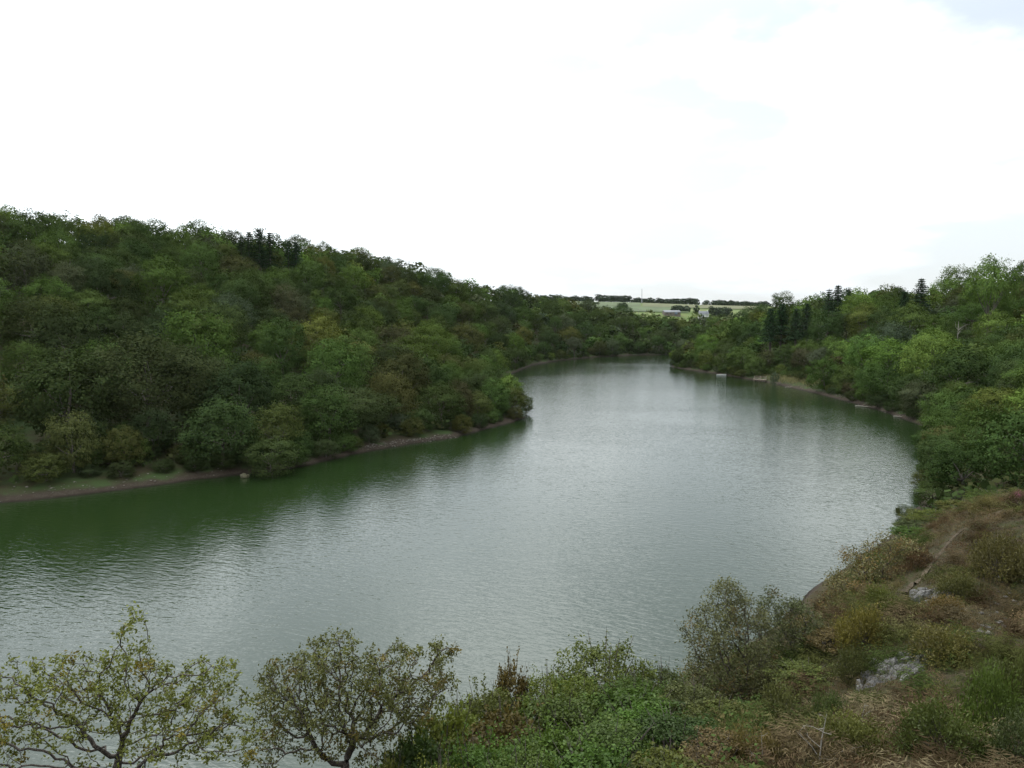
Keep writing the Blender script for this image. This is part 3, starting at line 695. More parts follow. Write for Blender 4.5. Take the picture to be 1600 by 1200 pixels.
THICK = [  # u, v of the top, depth, width px, height px, colour, words
    (1040, 1042, 26, 95, 100, 'grey', 'thin grey-green shrub next to the tall grey-green tree'),
    (945, 1005, 25.5, 150, 105, 'olive', 'rounded olive shrub whose top stands highest against the water'),
    (858, 1048, 23, 95, 95, 'yellow', 'yellow-green shrub just beside the rounded olive one'),
    (800, 1030, 23.5, 62, 90, 'russet', 'upright shrub with reddish brown leaves at the thicket rim'),
    (760, 1075, 21.5, 120, 100, 'olive', 'low olive shrub beside the reddish one'),
    (1085, 1075, 21.5, 120, 120, 'grey', 'grey-green shrub below the tall grey-green tree'),
    (985, 1080, 20.5, 150, 120, 'green', 'mid green shrub in front of the rounded olive one'),
    (880, 1085, 20, 150, 120, 'green', 'mid green shrub in the middle of the thicket'),
    (690, 1105, 18, 120, 110, 'fern', 'green shrub touching the dense oak'),
    (790, 1112, 17.5, 150, 120, 'russet', 'brown-tinged shrub in the thicket behind the bright green ones'),
    (1060, 1125, 17, 150, 120, 'dark', 'dark green shrub where the thicket meets the heath'),
    (950, 1130, 16.5, 160, 120, 'green', 'broad green shrub in the lower thicket'),
    (855, 1135, 16, 160, 120, 'fresh', 'fresh green shrub in the lower thicket'),
    (650, 1142, 15.5, 130, 110, 'dark', 'dark glossy-leaved shrub at the foot of the dense oak'),
    (745, 1150, 15, 150, 110, 'fresh', 'bright green shrub beside the dark glossy-leaved one'),
    (1130, 1150, 16, 110, 100, 'dead', 'withered brown shrub between thicket and heath'),
    (600, 1182, 14.5, 90, 70, 'olive', 'small olive shrub under the dense oak'),
    (930, 1175, 14, 170, 100, 'fresh', 'bright green shrub cut by the bottom edge below the thicket'),
    (1040, 1180, 14, 150, 90, 'olive', 'olive shrub cut by the bottom edge near the heath'),
    (820, 1182, 13.6, 150, 90, 'green', 'green shrub cut by the bottom edge in the thicket'),
    (1000, 1060, 23, 110, 110, 'green', 'green shrub between the rounded olive shrub and the thin grey-green one'),
    (905, 1062, 23.5, 110, 110, 'fern', 'fern-green shrub under the rounded olive one'),
    (1120, 1098, 20.5, 110, 110, 'olive', 'olive shrub at the foot of the tall grey-green tree'),
    (1180, 1105, 21.5, 110, 95, 'green', 'green shrub between the two small-leaved trees, at their feet'),
    (1262, 1072, 25, 100, 85, 'olive', 'olive shrub under the darker small-leaved tree by the heath'),
    (1300, 1045, 27, 70, 70, 'dead', 'withered shrub against the low grey rock on the heath edge'),
    (1005, 1108, 18.5, 130, 110, 'fresh', 'leafy bright shrub in the middle of the thicket toward the heath'),
    (1100, 1178, 14.6, 130, 90, 'dead', 'brown withered shrub cut by the bottom edge between thicket and heath'),
    (720, 1100, 19.5, 90, 95, 'yellow', 'light shrub between the dense oak and the reddish shrub'),
    (1432, 828, 62, 60, 45, 'grey', 'grey-green shrub on the shore where the spur meets the wooded bank'),
    (1465, 812, 57, 75, 50, 'fern', 'green shrub beyond the path where the spur drops to the water'),
    (1425, 856, 50, 55, 42, 'green', 'low green shrub on the water side of the path'),
    (1505, 800, 55, 70, 38, 'olive', 'olive shrub on the far slope of the spur under the wooded bank'),
    (1560, 775, 56, 80, 36, 'green', 'green shrub behind the path at the edge of the wood'),
    (690, 1190, 13.4, 130, 80, 'yellow', 'yellowish shrub cut by the bottom edge near the oak'),
]
r = np.random.default_rng(77)
for u, v, y, w, h, c, lab in THICK:
    top = at(u, v, y); zg = ground_z(top[0], top[1]); H = max(top[2] - zg, .8); Rr = w / FPX * y / 2 * 1.12
    o = thing('shrub', lab, 'shrub', (top[0], top[1], zg), r.uniform(0, 6.28), 'shrubs of the thicket')
    cm, sm = SHR[r.integers(4)]; sc = (Rr, Rr, H / 1.85)
    link('stems', sm, o, sc=sc); link('foliage', cm, o, sc=sc, color=shade((FG[c][0] * .58, FG[c][1] * .58, FG[c][2] * .40), r))

# ------------------------------------------------------------------ heath: bracken, grass, gorse
def in_heath(n, r, y0=9, y1=52):
    P = np.c_[r.uniform(-6, 45, n), y0 + (y1 - y0) * r.random(n) ** 1.25]
    u, v, _ = project(np.c_[P, terrain(P)]); d = lake_dist(P)
    lim = 1085 + np.clip((1180 - v) * .75, 0, 400)
    lim = np.where(v < 1010, np.maximum(lim, 1270), lim); 
    k = (u > lim - 40) & (u < 1720) & (v < 1290) & (d > 2.5)
    return P[k]
HC = np.array([(.088, .064, .034), (.112, .088, .048), (.064, .043, .023), (.064, .066, .021), (.050, .066, .019), (.086, .078, .031)])
def heath_col(P, r, bias=0.0):
    a = fbm(P[:, 0] * .30 + 4, P[:, 1] * .30) + r.normal(0, .045, len(P)); b = fbm(P[:, 0] * .8 + 40, P[:, 1] * .8)
    i = np.where(a + bias < .43, np.where(b < .45, 3, 4), np.where(a + bias < .49, np.where(b < .5, 5, 0), np.where(b < .42, 2, np.where(b < .52, 0, 1))))
    return HC[i] * .80 * np.array([1.0, 1.04, 1.08]) * r.uniform(.65, 1.25, (len(P), 1))
def on_path(P):
    d = np.full(len(P), 1e9)
    for a, b in zip(PATH[:-1], PATH[1:]):
        e = b - a; t = np.clip(((P - a) @ e) / (e @ e), 0, 1); d = np.minimum(d, np.hypot(*(P - a - t[:, None] * e).T))
    return d
PATH = np.array([at(u, v, y)[:2] for u, v, y in [(1640, 768, 50), (1600, 783, 47), (1560, 802, 44.5), (1520, 825, 42), (1485, 850, 39.5), (1450, 880, 36), (1425, 910, 33.5), (1412, 940, 31)]])
def fronds(g, P, r, l0, l1, ncol, seg=10, up=(.5, 1.1), wid=.20, stuffcol=None):
    n = len(P); base = np.c_[P, terrain(P)]; a = r.uniform(0, 6.28, n); l = r.uniform(l0, l1, n); k = r.uniform(*up, n)
    h = np.c_[np.cos(a), np.sin(a), np.zeros(n)]; side = np.c_[-np.sin(a), np.cos(a), np.zeros(n)]
    t = np.linspace(.12, 1, seg)
    rib = base[:, None] + h[:, None] * (l[:, None] * t ** 1.3 * .75)[..., None] + np.array([0, 0, 1.]) * (l * k)[:, None, None] * (t - .62 * t ** 2.4)[None, :, None]
    rib += r.normal(size=rib.shape) * .012
    V, F, T = [], [], []
    col = ncol
    w = (l[:, None] * wid * np.sin(np.clip(1 - t, .06, 1) * 2.2)[None])[..., None]
    fwd = np.concatenate([rib[:, 1:] - rib[:, :-1], rib[:, -1:] - rib[:, -2:-1]], 1)
    for sg in (-1, 1):
        tip = rib + side[:, None] * sg * w + fwd * .9 + r.normal(size=rib.shape) * .03 - np.array([0, 0, .04])
        v = np.stack([rib - fwd * .12, tip, rib + fwd * .22], 2).reshape(-1, 3)
        V.append(v); T.append(np.repeat(col, seg, 0) * r.uniform(.75, 1.25, (n * seg, 1)))
    V = np.vstack(V); T = np.vstack(T); g.add(V, np.arange(len(V)).reshape(-1, 3), T)
r = np.random.default_rng(5)
P = in_heath(36000, r); P = P[on_path(P) > .28]; P = P[fbm(P[:, 0] * .5, P[:, 1] * .5) > .30]
g = Geo(); fronds(g, P, r, .35, .85, heath_col(P, r)); n_fr = len(P)
PC = in_heath(900, r); PC = PC[on_path(PC) > 1.0]; kk = 46
off = r.normal(0, .2, (len(PC) * kk, 2)); PP = np.repeat(PC, kk, 0) + off
fronds(g, PP, r, .55, 1.15, np.repeat(heath_col(PC, r), kk, 0) * r.uniform(.7, 1.3, (len(PP), 1)), up=(.8, 1.5), wid=.16)
tag(link('bracken', g.mesh('bracken', M_dry)), 'brown and olive bracken covering the heath spur', 'bracken', kind='stuff')
def blades(g, base, r, l0, l1, w, col, lean=.5):
    n = len(base); a = r.uniform(0, 6.28, n); l = r.uniform(l0, l1, n)[:, None]; h = np.c_[np.cos(a), np.sin(a), np.zeros(n)]; sd = np.c_[-np.sin(a), np.cos(a), np.zeros(n)] * w
    k = (r.random(n) * lean)[:, None]; up = np.array([0, 0, 1.])
    p1 = base + up * l * .55 + h * l * k * .35; p2 = base + up * l * (1 - k * .45) + h * l * k
    v = np.stack([base - sd, base + sd, p1 + sd * .7, p1 - sd * .7, p2], 1).reshape(-1, 3); i = np.arange(n)[:, None] * 5
    g.add(v, np.hstack([i, i + 1, i + 2, i + 3]), col); 
    g.f.append((np.hstack([i + 3, i + 2, i + 4]) + g.n - len(v))); g.t.append(np.asarray(col, np.float32)); g.m.append(np.zeros(n, np.int32))
P = in_heath(9000, r); P = P[(on_path(P) > .35)]; P = P[fbm(P[:, 0] * .22 + 20, P[:, 1] * .22) > .43]
rep_ = np.repeat(P, 16, 0) + r.normal(0, .09, (len(P) * 16, 2)); colr = np.repeat(heath_col(P, r, -.03) * np.array([1.05, 1.12, .9]), 16, 0) * r.uniform(.75, 1.3, (len(rep_), 1))
g = Geo(); blades(g, np.c_[rep_, terrain(rep_) - .03], r, .18, .5, .007, colr, .8)
P = in_heath(14000, r); P = P[on_path(P) > .3]; rp = np.repeat(P, 3, 0) + r.normal(0, .12, (len(P) * 3, 2))
blades(g, np.c_[rp, terrain(rp)], r, .25, .65, .005, np.repeat(heath_col(P, r, .08), 3, 0) * np.array([1.05, 1.0, .95]), 1.1)
tag(link('grass', g.mesh('grass', M_dry)), 'dry tufted grass between the bracken on the heath', 'grass', kind='stuff')
# gorse and broom bushes one can pick out
def gorse_var(seed, n=7000):
    r = np.random.default_rng(seed); k = 60; cd = rdirs(k, r); cd[:, 2] = np.abs(cd[:, 2]) * .9 + .02; cd = norm(cd); cr = r.uniform(.55, 1.0, k)
    i = r.integers(k, size=n); c = cd[i] * cr[i][:, None] + r.normal(size=(n, 3)) * np.array([.15, .15, .13]); c[:, 2] = np.maximum(c[:, 2], 0)
    dirv = norm(cd[i] * .6 + r.normal(size=(n, 3)) * .75 + np.array([0, 0, .15])); l = r.uniform(.05, .13, n)[:, None]; sd = norm(np.cross(dirv, rdirs(n, r))) * .016
    v = np.stack([c - sd, c + dirv * l * .5 + sd, c + dirv * l, c + dirv * l * .5 - sd], 1).reshape(-1, 3)
    T = r.uniform(.65, 1.35, k)[i] * r.uniform(.75, 1.25, n); g = Geo(); g.add(v, np.arange(4 * n).reshape(n, 4), np.stack([T * r.uniform(.95, 1.2), T, T], 1)); cm = g.mesh('foliage', M_leafnear)
    g = Geo()
    for c, q in zip(cd, cr): tube(g, [(0, 0, -.15), c * q * .5 + r.normal(0, .05, 3), c * q * .95], [.018, .012, .004], 4)
    return cm, g.mesh('stems', M_lichen)
GOR = [gorse_var(950 + i) for i in range(3)]
SCR = []
for i in range(3):
    me = gorse_var(970 + i, 1200)[0]; q = np.empty(len(me.vertices) * 3, np.float32); me.vertices.foreach_get('co', q); tt = np.empty(len(me.polygons) * 4, np.float32); me.attributes['tint'].data.foreach_get('color', tt); SCR.append((q.reshape(-1, 3), tt.reshape(-1, 4)[:, :3])); bpy.data.meshes.remove(me)
PC = in_heath(760, r); PC = PC[on_path(PC) > .9]; hc = heath_col(PC + r.normal(0, 1.2, PC.shape), r, .0) * r.uniform(.6, 1.35, (len(PC), 1)); g = Geo(); zz = terrain(PC)
for q, z_, c in zip(PC, zz, hc):
    V, tt = SCR[r.integers(3)]; a = r.uniform(0, 6.28); s_ = r.uniform(.32, .85); V = np.c_[V[:, 0] * math.cos(a) - V[:, 1] * math.sin(a), V[:, 0] * math.sin(a) + V[:, 1] * math.cos(a), V[:, 2] * r.uniform(.7, 1.15)] * s_ + np.array([q[0], q[1], z_ - .05]); g.add(V, np.arange(len(V)).reshape(-1, 4), tt * c)
tag(link('scrub', g.mesh('scrub', M_dry)), 'low brown and olive scrub mounds all over the heath spur', 'scrub', kind='stuff')
GORSE = [  # u, v of the foot, depth, width, height px, colour, label
    (1560, 905, 31.5, 75, 60, (.080, .098, .034), 'olive gorse bush on the upper heath below the path end'),
    (1500, 925, 30, 60, 40, (.066, .088, .030), 'green bush just past the smaller grey rock on the heath'),
    (1345, 1000, 26, 70, 55, (.110, .128, .034), 'yellow-green bush on the heath edge above the larger rock'),
    (1372, 960, 29, 50, 38, (.070, .120, .030), 'small bright green bush at the heath edge by the water side'),
    (1330, 1035, 24, 55, 45, (.060, .085, .030), 'dark green bush at the foot of the heath edge by the water'),
    (1480, 1030, 22.8, 90, 50, (.085, .112, .034), 'green bush uphill of the larger grey rock'),
    (1560, 1085, 19.5, 60, 45, (.055, .085, .034), 'low dark bush in the middle of the brown bracken'),
    (1480, 970, 27.5, 60, 32, (.105, .115, .040), 'low olive bush just below the smaller grey rock'),
    (1365, 1090, 20.5, 70, 40, (.075, .110, .034), 'low green bush right below the larger grey rock'),
    (1290, 1110, 19.3, 60, 55, (.060, .095, .034), 'green bush behind the bleached dead branches'),
    (1335, 1180, 15.8, 110, 62, (.060, .098, .028), 'dark green bush beside the bleached dead branches'),
    (1220, 1130, 19.2, 80, 60, (.055, .088, .030), 'dark bush at the lower heath next to the thicket'),
    (1170, 1175, 16, 80, 60, (.088, .098, .036), 'olive bush at the bottom where heath and thicket meet'),
    (1545, 1150, 16.3, 85, 110, (.058, .112, .026), 'tall bright green broom bush near the corner of the heath'),
    (1590, 1100, 18, 60, 80, (.054, .096, .030), 'upright green broom at the picture edge above the corner'),
    (1470, 1195, 14.7, 120, 85, (.060, .108, .028), 'green broom bush cut by the bottom edge on the heath'),
    (1600, 1200, 14.0, 90, 80, (.048, .080, .028), 'dark broom in the lower corner of the heath'),
    (1440, 880, 37, 46, 22, (.060, .056, .028), 'brown-green low bush beside the path'),
    (1545, 800, 46, 50, 20, (.085, .098, .034), 'green tuft bush on the far side of the path'),
    (1595, 830, 43, 40, 26, (.050, .052, .028), 'dark heather bush by the path at the picture edge'),
]
for u, v, y, w, h, c, lab in GORSE:
    p_ = at(u, v, y); zg = ground_z(p_[0], p_[1]); Rr = w / FPX * y / 2 * 1.15; H = h / FPX * y * 1.15
    o = thing('gorse_bush', lab, 'bush', (p_[0], p_[1], zg - .05), r.uniform(0, 6.28), 'bushes on the heath')
    cm, sm = GOR[r.integers(3)]; link('stems', sm, o, sc=(Rr, Rr, H)); link('foliage', cm, o, sc=(Rr, Rr, H), color=shade((c[0] * .95, c[1] * .72, c[2] * .7), r))
HEATHER = gorse_var(980, 1500)
for u, v, y, w, h, lab in [(1592, 796, 46, 26, 12, 'small pink-flowered heather clump beside the path at the picture edge')]:
    p_ = at(u, v, y); zg = ground_z(p_[0], p_[1]); o = thing('heather_clump', lab, 'heather', (p_[0], p_[1], zg - .05))
    sc = (w / FPX * y / 2, w / FPX * y / 2, h / FPX * y * 1.3); link('stems', HEATHER[1], o, sc=sc); link('foliage', HEATHER[0], o, sc=sc, color=(.20, .06, .11))
# path along the spur
M_path = surf_mat('path_earth', (.050, .040, .028), .95, .4, 5.0, bump=.5, spec=.03)
pp = []
for a, b in zip(PATH[:-1], PATH[1:]):
    for k in range(6): pp.append(a + (b - a) * k / 6)
pp = np.array(pp + [PATH[-1]]); tn = norm(np.gradient(pp, axis=0)); sd = np.c_[-tn[:, 1], tn[:, 0]]
rows = []
for o_ in (-.11, -.04, .04, .11):
    q = pp + sd * (o_ * (1 + .3 * np.sin(np.arange(len(pp)) * 1.7)))[:, None]; rows.append(np.c_[q, terrain(q) + .035])
V = np.stack(rows, 1).reshape(-1, 3); i = (np.arange(len(pp) - 1)[:, None] * 4 + np.arange(3)[None]).ravel()
g = Geo(); g.add(V, np.stack([i, i + 1, i + 5, i + 4], 1)); tag(link('path', g.mesh('path', M_path, True)), 'bare earth path along the crest of the heath spur', kind='structure')

# ------------------------------------------------------------------ rock outcrops
m, nt = newmat('schist_rock'); tc = N(nt, 'ShaderNodeTexCoord')
mp = N(nt, 'ShaderNodeMapping'); mp.inputs['Scale'].default_value = (1, 1, 3.5); mp.inputs['Rotation'].default_value = (.5, .3, 0); L(nt, tc, 'Object', mp, 0)
na = N(nt, 'ShaderNodeTexNoise', i_Scale=5.0, i_Detail=8.0, i_Roughness=.65); L(nt, mp, 0, na, 'Vector')
nb = N(nt, 'ShaderNodeTexNoise', i_Scale=9.0, i_Detail=4.0, i_Roughness=.6); L(nt, tc, 'Object', nb, 'Vector')
c_ = MIX(nt, RAMP(nt, na.outputs[0], .35, .65), (.032, .030, .027), (.10, .094, .086)); c_ = MIX(nt, RAMP(nt, nb.outputs[0], .56, .66), c_, (.17, .168, .155)); c_ = MIX(nt, RAMP(nt, nb.outputs[0], .36, .28), c_, (.06, .065, .03))
p = N(nt, 'ShaderNodeBsdfPrincipled', i_Roughness=.85); nt.links.new(c_, p.inputs['Base Color'])
b = N(nt, 'ShaderNodeBump', i_Strength=.8, i_Distance=.06); nt.links.new(na.outputs[0], b.inputs['Height']); L(nt, b, 0, p, 'Normal'); out(nt, p.outputs[0]); M_rock = m
import bmesh
def slab_mesh(seed, sx, sy, sz, bev=True):
    r = np.random.default_rng(seed); bm = bmesh.new()
    for q in rdirs(26, r) * np.array([sx, sy, sz]) * r.uniform(.75, 1.1, (26, 1)): bm.verts.new(np.sign(q) * np.abs(q) ** .85)
    bmesh.ops.convex_hull(bm, input=bm.verts[:]); 
    for v_ in [v_ for v_ in bm.verts if not v_.link_faces]: bm.verts.remove(v_)
    if bev: bmesh.ops.bevel(bm, geom=bm.edges[:], offset=.03 * sx, segments=1, affect='EDGES', clamp_overlap=True)
    me = bpy.data.meshes.new('stone'); bm.to_mesh(me); bm.free(); me.materials.append(M_rock); return me
SLAB = [slab_mesh(40 + i, .5, .32, .2) for i in range(6)]; PEB = [slab_mesh(50 + i, .5, .32, .2, False) for i in range(6)]
def outcrop(lab, u, v, y, n, size, seed, tilt):
    r = np.random.default_rng(seed); p_ = at(u, v, y); zg = ground_z(p_[0], p_[1]); o = thing('rock_outcrop', lab, 'rock', (p_[0], p_[1], zg), 0, 'rock outcrops')
    for k in range(n):
        s_ = size * r.uniform(.28, .75); c = np.array([r.normal(0, .42), r.normal(0, .3), 0]) * size; zl = ground_z(p_[0] + c[0], p_[1] + c[1]) - zg
        q = link('stone', SLAB[r.integers(6)], o, loc=(c[0], c[1], zl + size * r.uniform(-.08, .2) * (1 - min(1, abs(c[0]) / size))), sc=(s_, s_, s_ * r.uniform(.8, 1.5)))
        q.rotation_euler = (tilt + r.normal(0, .18), -.5 + r.normal(0, .2), r.normal(.4, .35))
outcrop('larger grey rock outcrop of tilted slabs in the heath', 1396, 1022, 23.2, 64, .95, 61, .6)
outcrop('smaller pale grey rock outcrop high on the heath edge', 1450, 932, 30.5, 30, .85, 62, .9)
outcrop('low grey rock beside the bush that tops the heath edge', 1306, 985, 27.5, 9, .6, 63, .4)
outcrop('flat pale rock at the picture edge amid bracken', 1592, 912, 31.5, 6, .45, 64, .2)
def scree(n, r):
    g = Geo()
    for k in range(n):
        u_, v_ = r.normal(1545, 34), r.normal(962, 14); p_ = at(u_, v_, 27.5 + (962 - v_) * .12 + r.normal(0, .5)); z_ = ground_z(p_[0], p_[1]); me = PEB[r.integers(6)]
        V = np.array([x.co[:] for x in me.vertices]) * r.uniform(.08, .28); a = r.uniform(0, 6.28); V = np.c_[V[:, 0] * math.cos(a) - V[:, 1] * math.sin(a), V[:, 0] * math.sin(a) + V[:, 1] * math.cos(a), V[:, 2]] + np.array([p_[0], p_[1], z_ + .04])
        for f in me.polygons:
            vs = list(f.vertices)
            for j in range(1, len(vs) - 1): pass
        base_n = g.n; F = [(f.vertices[0], f.vertices[j], f.vertices[j + 1]) for f in me.polygons for j in range(1, len(f.vertices) - 1)]
        g.add(V, F)
    return g
tag(link('scree', scree(60, np.random.default_rng(9)).mesh('scree', M_rock)), 'scatter of small pale stones among the bracken', 'stones', kind='stuff')
# bleached dead branches standing in the heath
M_bleach = surf_mat('bleached_wood', (.19, .175, .15), .9, .3, 12.0, spec=.1)
def dead_wood(name, lab, u, v, y, H, seed, n, cat, mat, wid=.5, r0=.03, lean=(0, 0)):
    r = np.random.default_rng(seed); p_ = at(u, v, y); zg = ground_z(p_[0], p_[1]); o = thing(name, lab, cat, (p_[0], p_[1], zg - .05)); g = Geo()
    stem = np.array([[0, 0, 0], [lean[0] * .4 * H, lean[1] * .4 * H, H * .5], [lean[0] * H, lean[1] * H, H]]) + r.normal(0, .02 * H, (3, 3)); tube(g, stem, [r0, r0 * .75, r0 * .25], 6); link('trunk', g.mesh('trunk', mat, True), o)
    for k in range(n):
        t = r.uniform(.15, .95); b0 = stem[0] + (stem[1] - stem[0]) * min(1, 2 * t) + (stem[2] - stem[1]) * max(0, 2 * t - 1); a = r.uniform(0, 6.28); l = H * wid * r.uniform(.4, 1) * (1.15 - t * .6)
        d_ = np.array([math.cos(a), math.sin(a), r.uniform(.3, 1.2)]); d_ /= np.linalg.norm(d_); g = Geo(); q = [b0, b0 + d_ * l * .5 + r.normal(0, .05 * l, 3), b0 + d_ * l + r.normal(0, .08 * l, 3)]
        tube(g, q, [r0 * .55, r0 * .38, r0 * .1], 5)
        for s_ in range(3):
            c0 = q[1] + (q[2] - q[1]) * r.random(); tube(g, [c0, c0 + norm(d_ + r.normal(0, .7, 3)) * l * .35], [r0 * .25, r0 * .06], 4)
        link('branch', g.mesh('branch', mat, True), o)
dead_wood('dead_branches', 'bleached bare dead branches sticking up from the lower heath', 1280, 1195, 15.2, 1.25, 71, 9, 'dead branches', M_bleach, .7, .018, (.1, .05))
dead_wood('dead_branches', 'thin bare whitish stem in the heath beside the thicket', 1197, 1190, 15.4, .95, 72, 3, 'dead branches', M_bleach, .4, .012, (-.15, 0))
dead_wood('dead_branches', 'small grey dead twigs above the bleached branches on the heath', 1345, 1125, 18.5, .8, 73, 5, 'dead branches', M_bleach, .6, .012, (.1, 0))
#NEXT3

# brambles covering the ground between the shrubs and down to the near shore
r = np.random.default_rng(31)
P = np.c_[r.uniform(-26, 13, 60000), r.uniform(8, 40, 60000)]; u_, v_, _ = project(np.c_[P, terrain(P)]); dl = lake_dist(P)
P = P[(u_ > -120) & (u_ < 1190) & (v_ < 1420) & (dl > .4)]; P = P[:26000]
zz = terrain(P) + np.abs(r.normal(0, .28, len(P))) + .5 * fbm(P[:, 0] * .9, P[:, 1] * .9)
T = (.7 + .9 * fbm(P[:, 0] * .7 + 5, P[:, 1] * .7))[:, None] * r.uniform(.7, 1.3, (len(P), 1)); bc = np.where((fbm(P[:, 0] * .5 + 50, P[:, 1] * .5) > .52)[:, None], np.array([.060, .052, .022]), np.array([.040, .060, .018]))
g = Geo(); s_ = r.uniform(.07, .16, len(P)); leaves(g, np.c_[P, zz], norm(r.normal(size=(len(P), 3)) * .6 + np.array([0, -.2, .8])), s_, s_ * .6, bc * T, r)
tag(link('brambles', g.mesh('brambles', M_dry)), 'green and brown brambles covering the steep bank under the shrubs', 'brambles', kind='stuff')

# ================================================================== banks: stones, logs, boat, platform, dead trees
M_boat = surf_mat('boat_paint', (.72, .73, .72), .45, .06, 3.0, spec=.5); M_wood = surf_mat('weathered_wood', (.17, .14, .11), .9, .35, 8.0, bump=.3)
r = np.random.default_rng(55); g = Geo()
def shore_pt(u0, u1, v0, v1, n, dmax):
    t = r.random(n); q = np.array([on_level(u0 + (u1 - u0) * k, v0 + (v1 - v0) * k, .1)[:2] for k in t]); return q + r.normal(0, dmax, q.shape)
S = np.vstack([shore_pt(565, 712, 703, 682, 260, .7), shore_pt(0, 370, 780, 742, 90, 1.2), shore_pt(1280, 1430, 612, 658, 260, .8), shore_pt(1100, 1280, 582, 612, 120, .9), shore_pt(860, 985, 563, 556, 60, 1.2)])
dl = lake_dist(S); S = S[dl > -.3]
for x_, y_ in S:
    me = PEB[r.integers(6)]; V = np.array([q.co[:] for q in me.vertices]) * r.uniform(.10, .34) * np.array([1, 1, .8]); a = r.uniform(0, 6.28)
    V = np.c_[V[:, 0] * math.cos(a) - V[:, 1] * math.sin(a), V[:, 0] * math.sin(a) + V[:, 1] * math.cos(a), V[:, 2]] + np.array([x_, y_, ground_z(x_, y_) + .02])
    g.add(V, [(f.vertices[0], f.vertices[j], f.vertices[j + 1]) for f in me.polygons for j in range(1, len(f.vertices) - 1)])
M_shorest = surf_mat('shore_stone', (.10, .09, .076), .9, .45, 1.5)
tag(link('shore_stones', g.mesh('shore_stones', M_shorest)), 'loose grey stones scattered along the waterline', 'stones', kind='stuff')
def log(lab, u, v, y, length, rz, rad=.16):
    p_ = on_level(u, v, .15) if y is None else at(u, v, y); o = thing('fallen_log', lab, 'log', (p_[0], p_[1], max(ground_z(p_[0], p_[1]), 0) + .12), rz); g = Geo()
    tube(g, [(-length / 2, 0, 0), (-length / 6, .12, .05), (length / 5, -.08, .08), (length / 2, .05, .22)], [rad, rad * .9, rad * .7, rad * .35], 7); link('trunk', g.mesh('trunk', M_bleach, True), o)
    for k, t in enumerate((-.1, .2, .33)):
        g = Geo(); tube(g, [(length * t, 0, .05), (length * t + .3, .25 * (-1) ** k, .35), (length * t + .6, .4 * (-1) ** k, .55)], [rad * .35, rad * .22, rad * .08], 5); link('branch', g.mesh('branch', M_bleach, True), o)
log('bleached fallen log lying along the waterline under the right hill', 1348, 635, None, 3.6, -.95, .11)
log('short pale log at the waterline where the right bank bulges', 1405, 651, None, 2.4, -.9, .1)
log('pale log on the shore just below the silvery bush', 1232, 605, None, 2.0, -.75, .08)
# rowing boat drawn up on the right bank
p_ = on_level(1127, 587.5, 0); o = thing('rowing_boat', 'small white rowing boat moored at the edge of the far right bank', 'boat', (p_[0], p_[1], -.12), -.35)
st = np.linspace(-1.7, 1.7, 12); V = []
for s_ in st:
    t = (s_ + 1.7) / 3.4; w = .72 * (1 - max(0, (t - .45) / .55) ** 2.2) * (.82 + .18 * min(1, t / .3)) + .02; h = .62 + .22 * t ** 2
    for a in (-1, -.82, -.4, 0, .4, .82, 1): V.append((s_, w * a, h * abs(a) ** 2.6 + (.02 if abs(a) < .5 else 0)))
V = np.array(V); i = (np.arange(11)[:, None] * 7 + np.arange(6)[None]).ravel(); F = np.stack([i, i + 1, i + 8, i + 7], 1)
g = Geo(); g.add(V, F); g.add(V * np.array([.97, .93, 1]) + np.array([0, 0, .03]), F[:, ::-1]); g.add(V[[0, 1, 2, 3, 4, 5, 6]], [[0, 1, 2, 3, 4, 5, 6]]); hull = link('hull', g.mesh('hull', M_boat, True), o)
for sgn in (0, 6):
    g = Geo(); tube(g, V[np.arange(12) * 7 + sgn] + np.array([0, 0, .02]), .035, 5); link('gunwale', g.mesh('gunwale', M_wood, True), o)
for x_ in (-1.0, .1, .95):
    g = Geo(); box(g, (x_, 0, .42), (.24, 1.15 if x_ < .5 else .9, .035)); link('seat', g.mesh('seat', M_wood), o)
# timber fishing platform
p_ = on_level(1183, 596, .2); o = thing('fishing_platform', 'small timber platform with a rail on the right bank near the boat', 'platform', (p_[0] + 1.0, p_[1] + .5, max(ground_z(p_[0] + 1, p_[1] + .5), .1)), -.5)
for k in range(8):
    g = Geo(); box(g, (-1.75 + k * .5, 0, .75), (.46, 2.2, .06)); link('plank', g.mesh('plank', M_wood), o)
for sx in (-1.8, 0, 1.8):
    for sy in (-1.0, 1.0):
        g = Geo(); box(g, (sx, sy, .55), (.12, .12, 2.4 if sy > 0 else 1.4)); link('post', g.mesh('post', M_wood), o)
for h in (1.25, 1.65):
    g = Geo(); box(g, (0, 1.08, h), (3.8, .05, .12)); link('rail', g.mesh('rail', M_wood), o)
# yellowish boulder by the rounded bush
p_ = on_level(381, 745, .1); o = thing('shore_rock', 'single yellowish rock at the waterline beside the rounded bush', 'rock', (p_[0], p_[1], .05))
M_yrock = surf_mat('lichen_rock', (.085, .08, .048), .9, .35, 3.0, bump=.5)
for k, (dx, dy, sc_) in enumerate([(0, 0, .9), (.45, .15, .55), (-.35, .3, .5)]):
    me = slab_mesh(90 + k, .5, .4, .42); me.materials[0] = M_yrock; link('stone', me, o, loc=(dx, dy, .12), sc=sc_)
def standing(lab, u, vtop, y, seed, n, mat, r0, wid, name='dead_tree', lean=(0, 0), cat='dead tree'):
    t_ = at(u, vtop, y); H = t_[2] - ground_z(t_[0], t_[1]); q = at(u, vtop, y); uu_, vv_, _ = project(np.array([[q[0], q[1], ground_z(q[0], q[1])]]))
    dead_wood(name, lab, uu_[0], vv_[0], y, max(H, 2), seed, n, cat, mat, wid, r0, lean)
standing('bare pale dead tree with forked branches on the right hill', 1497, 506, 176, 81, 16, M_barkpale, .11, .4)
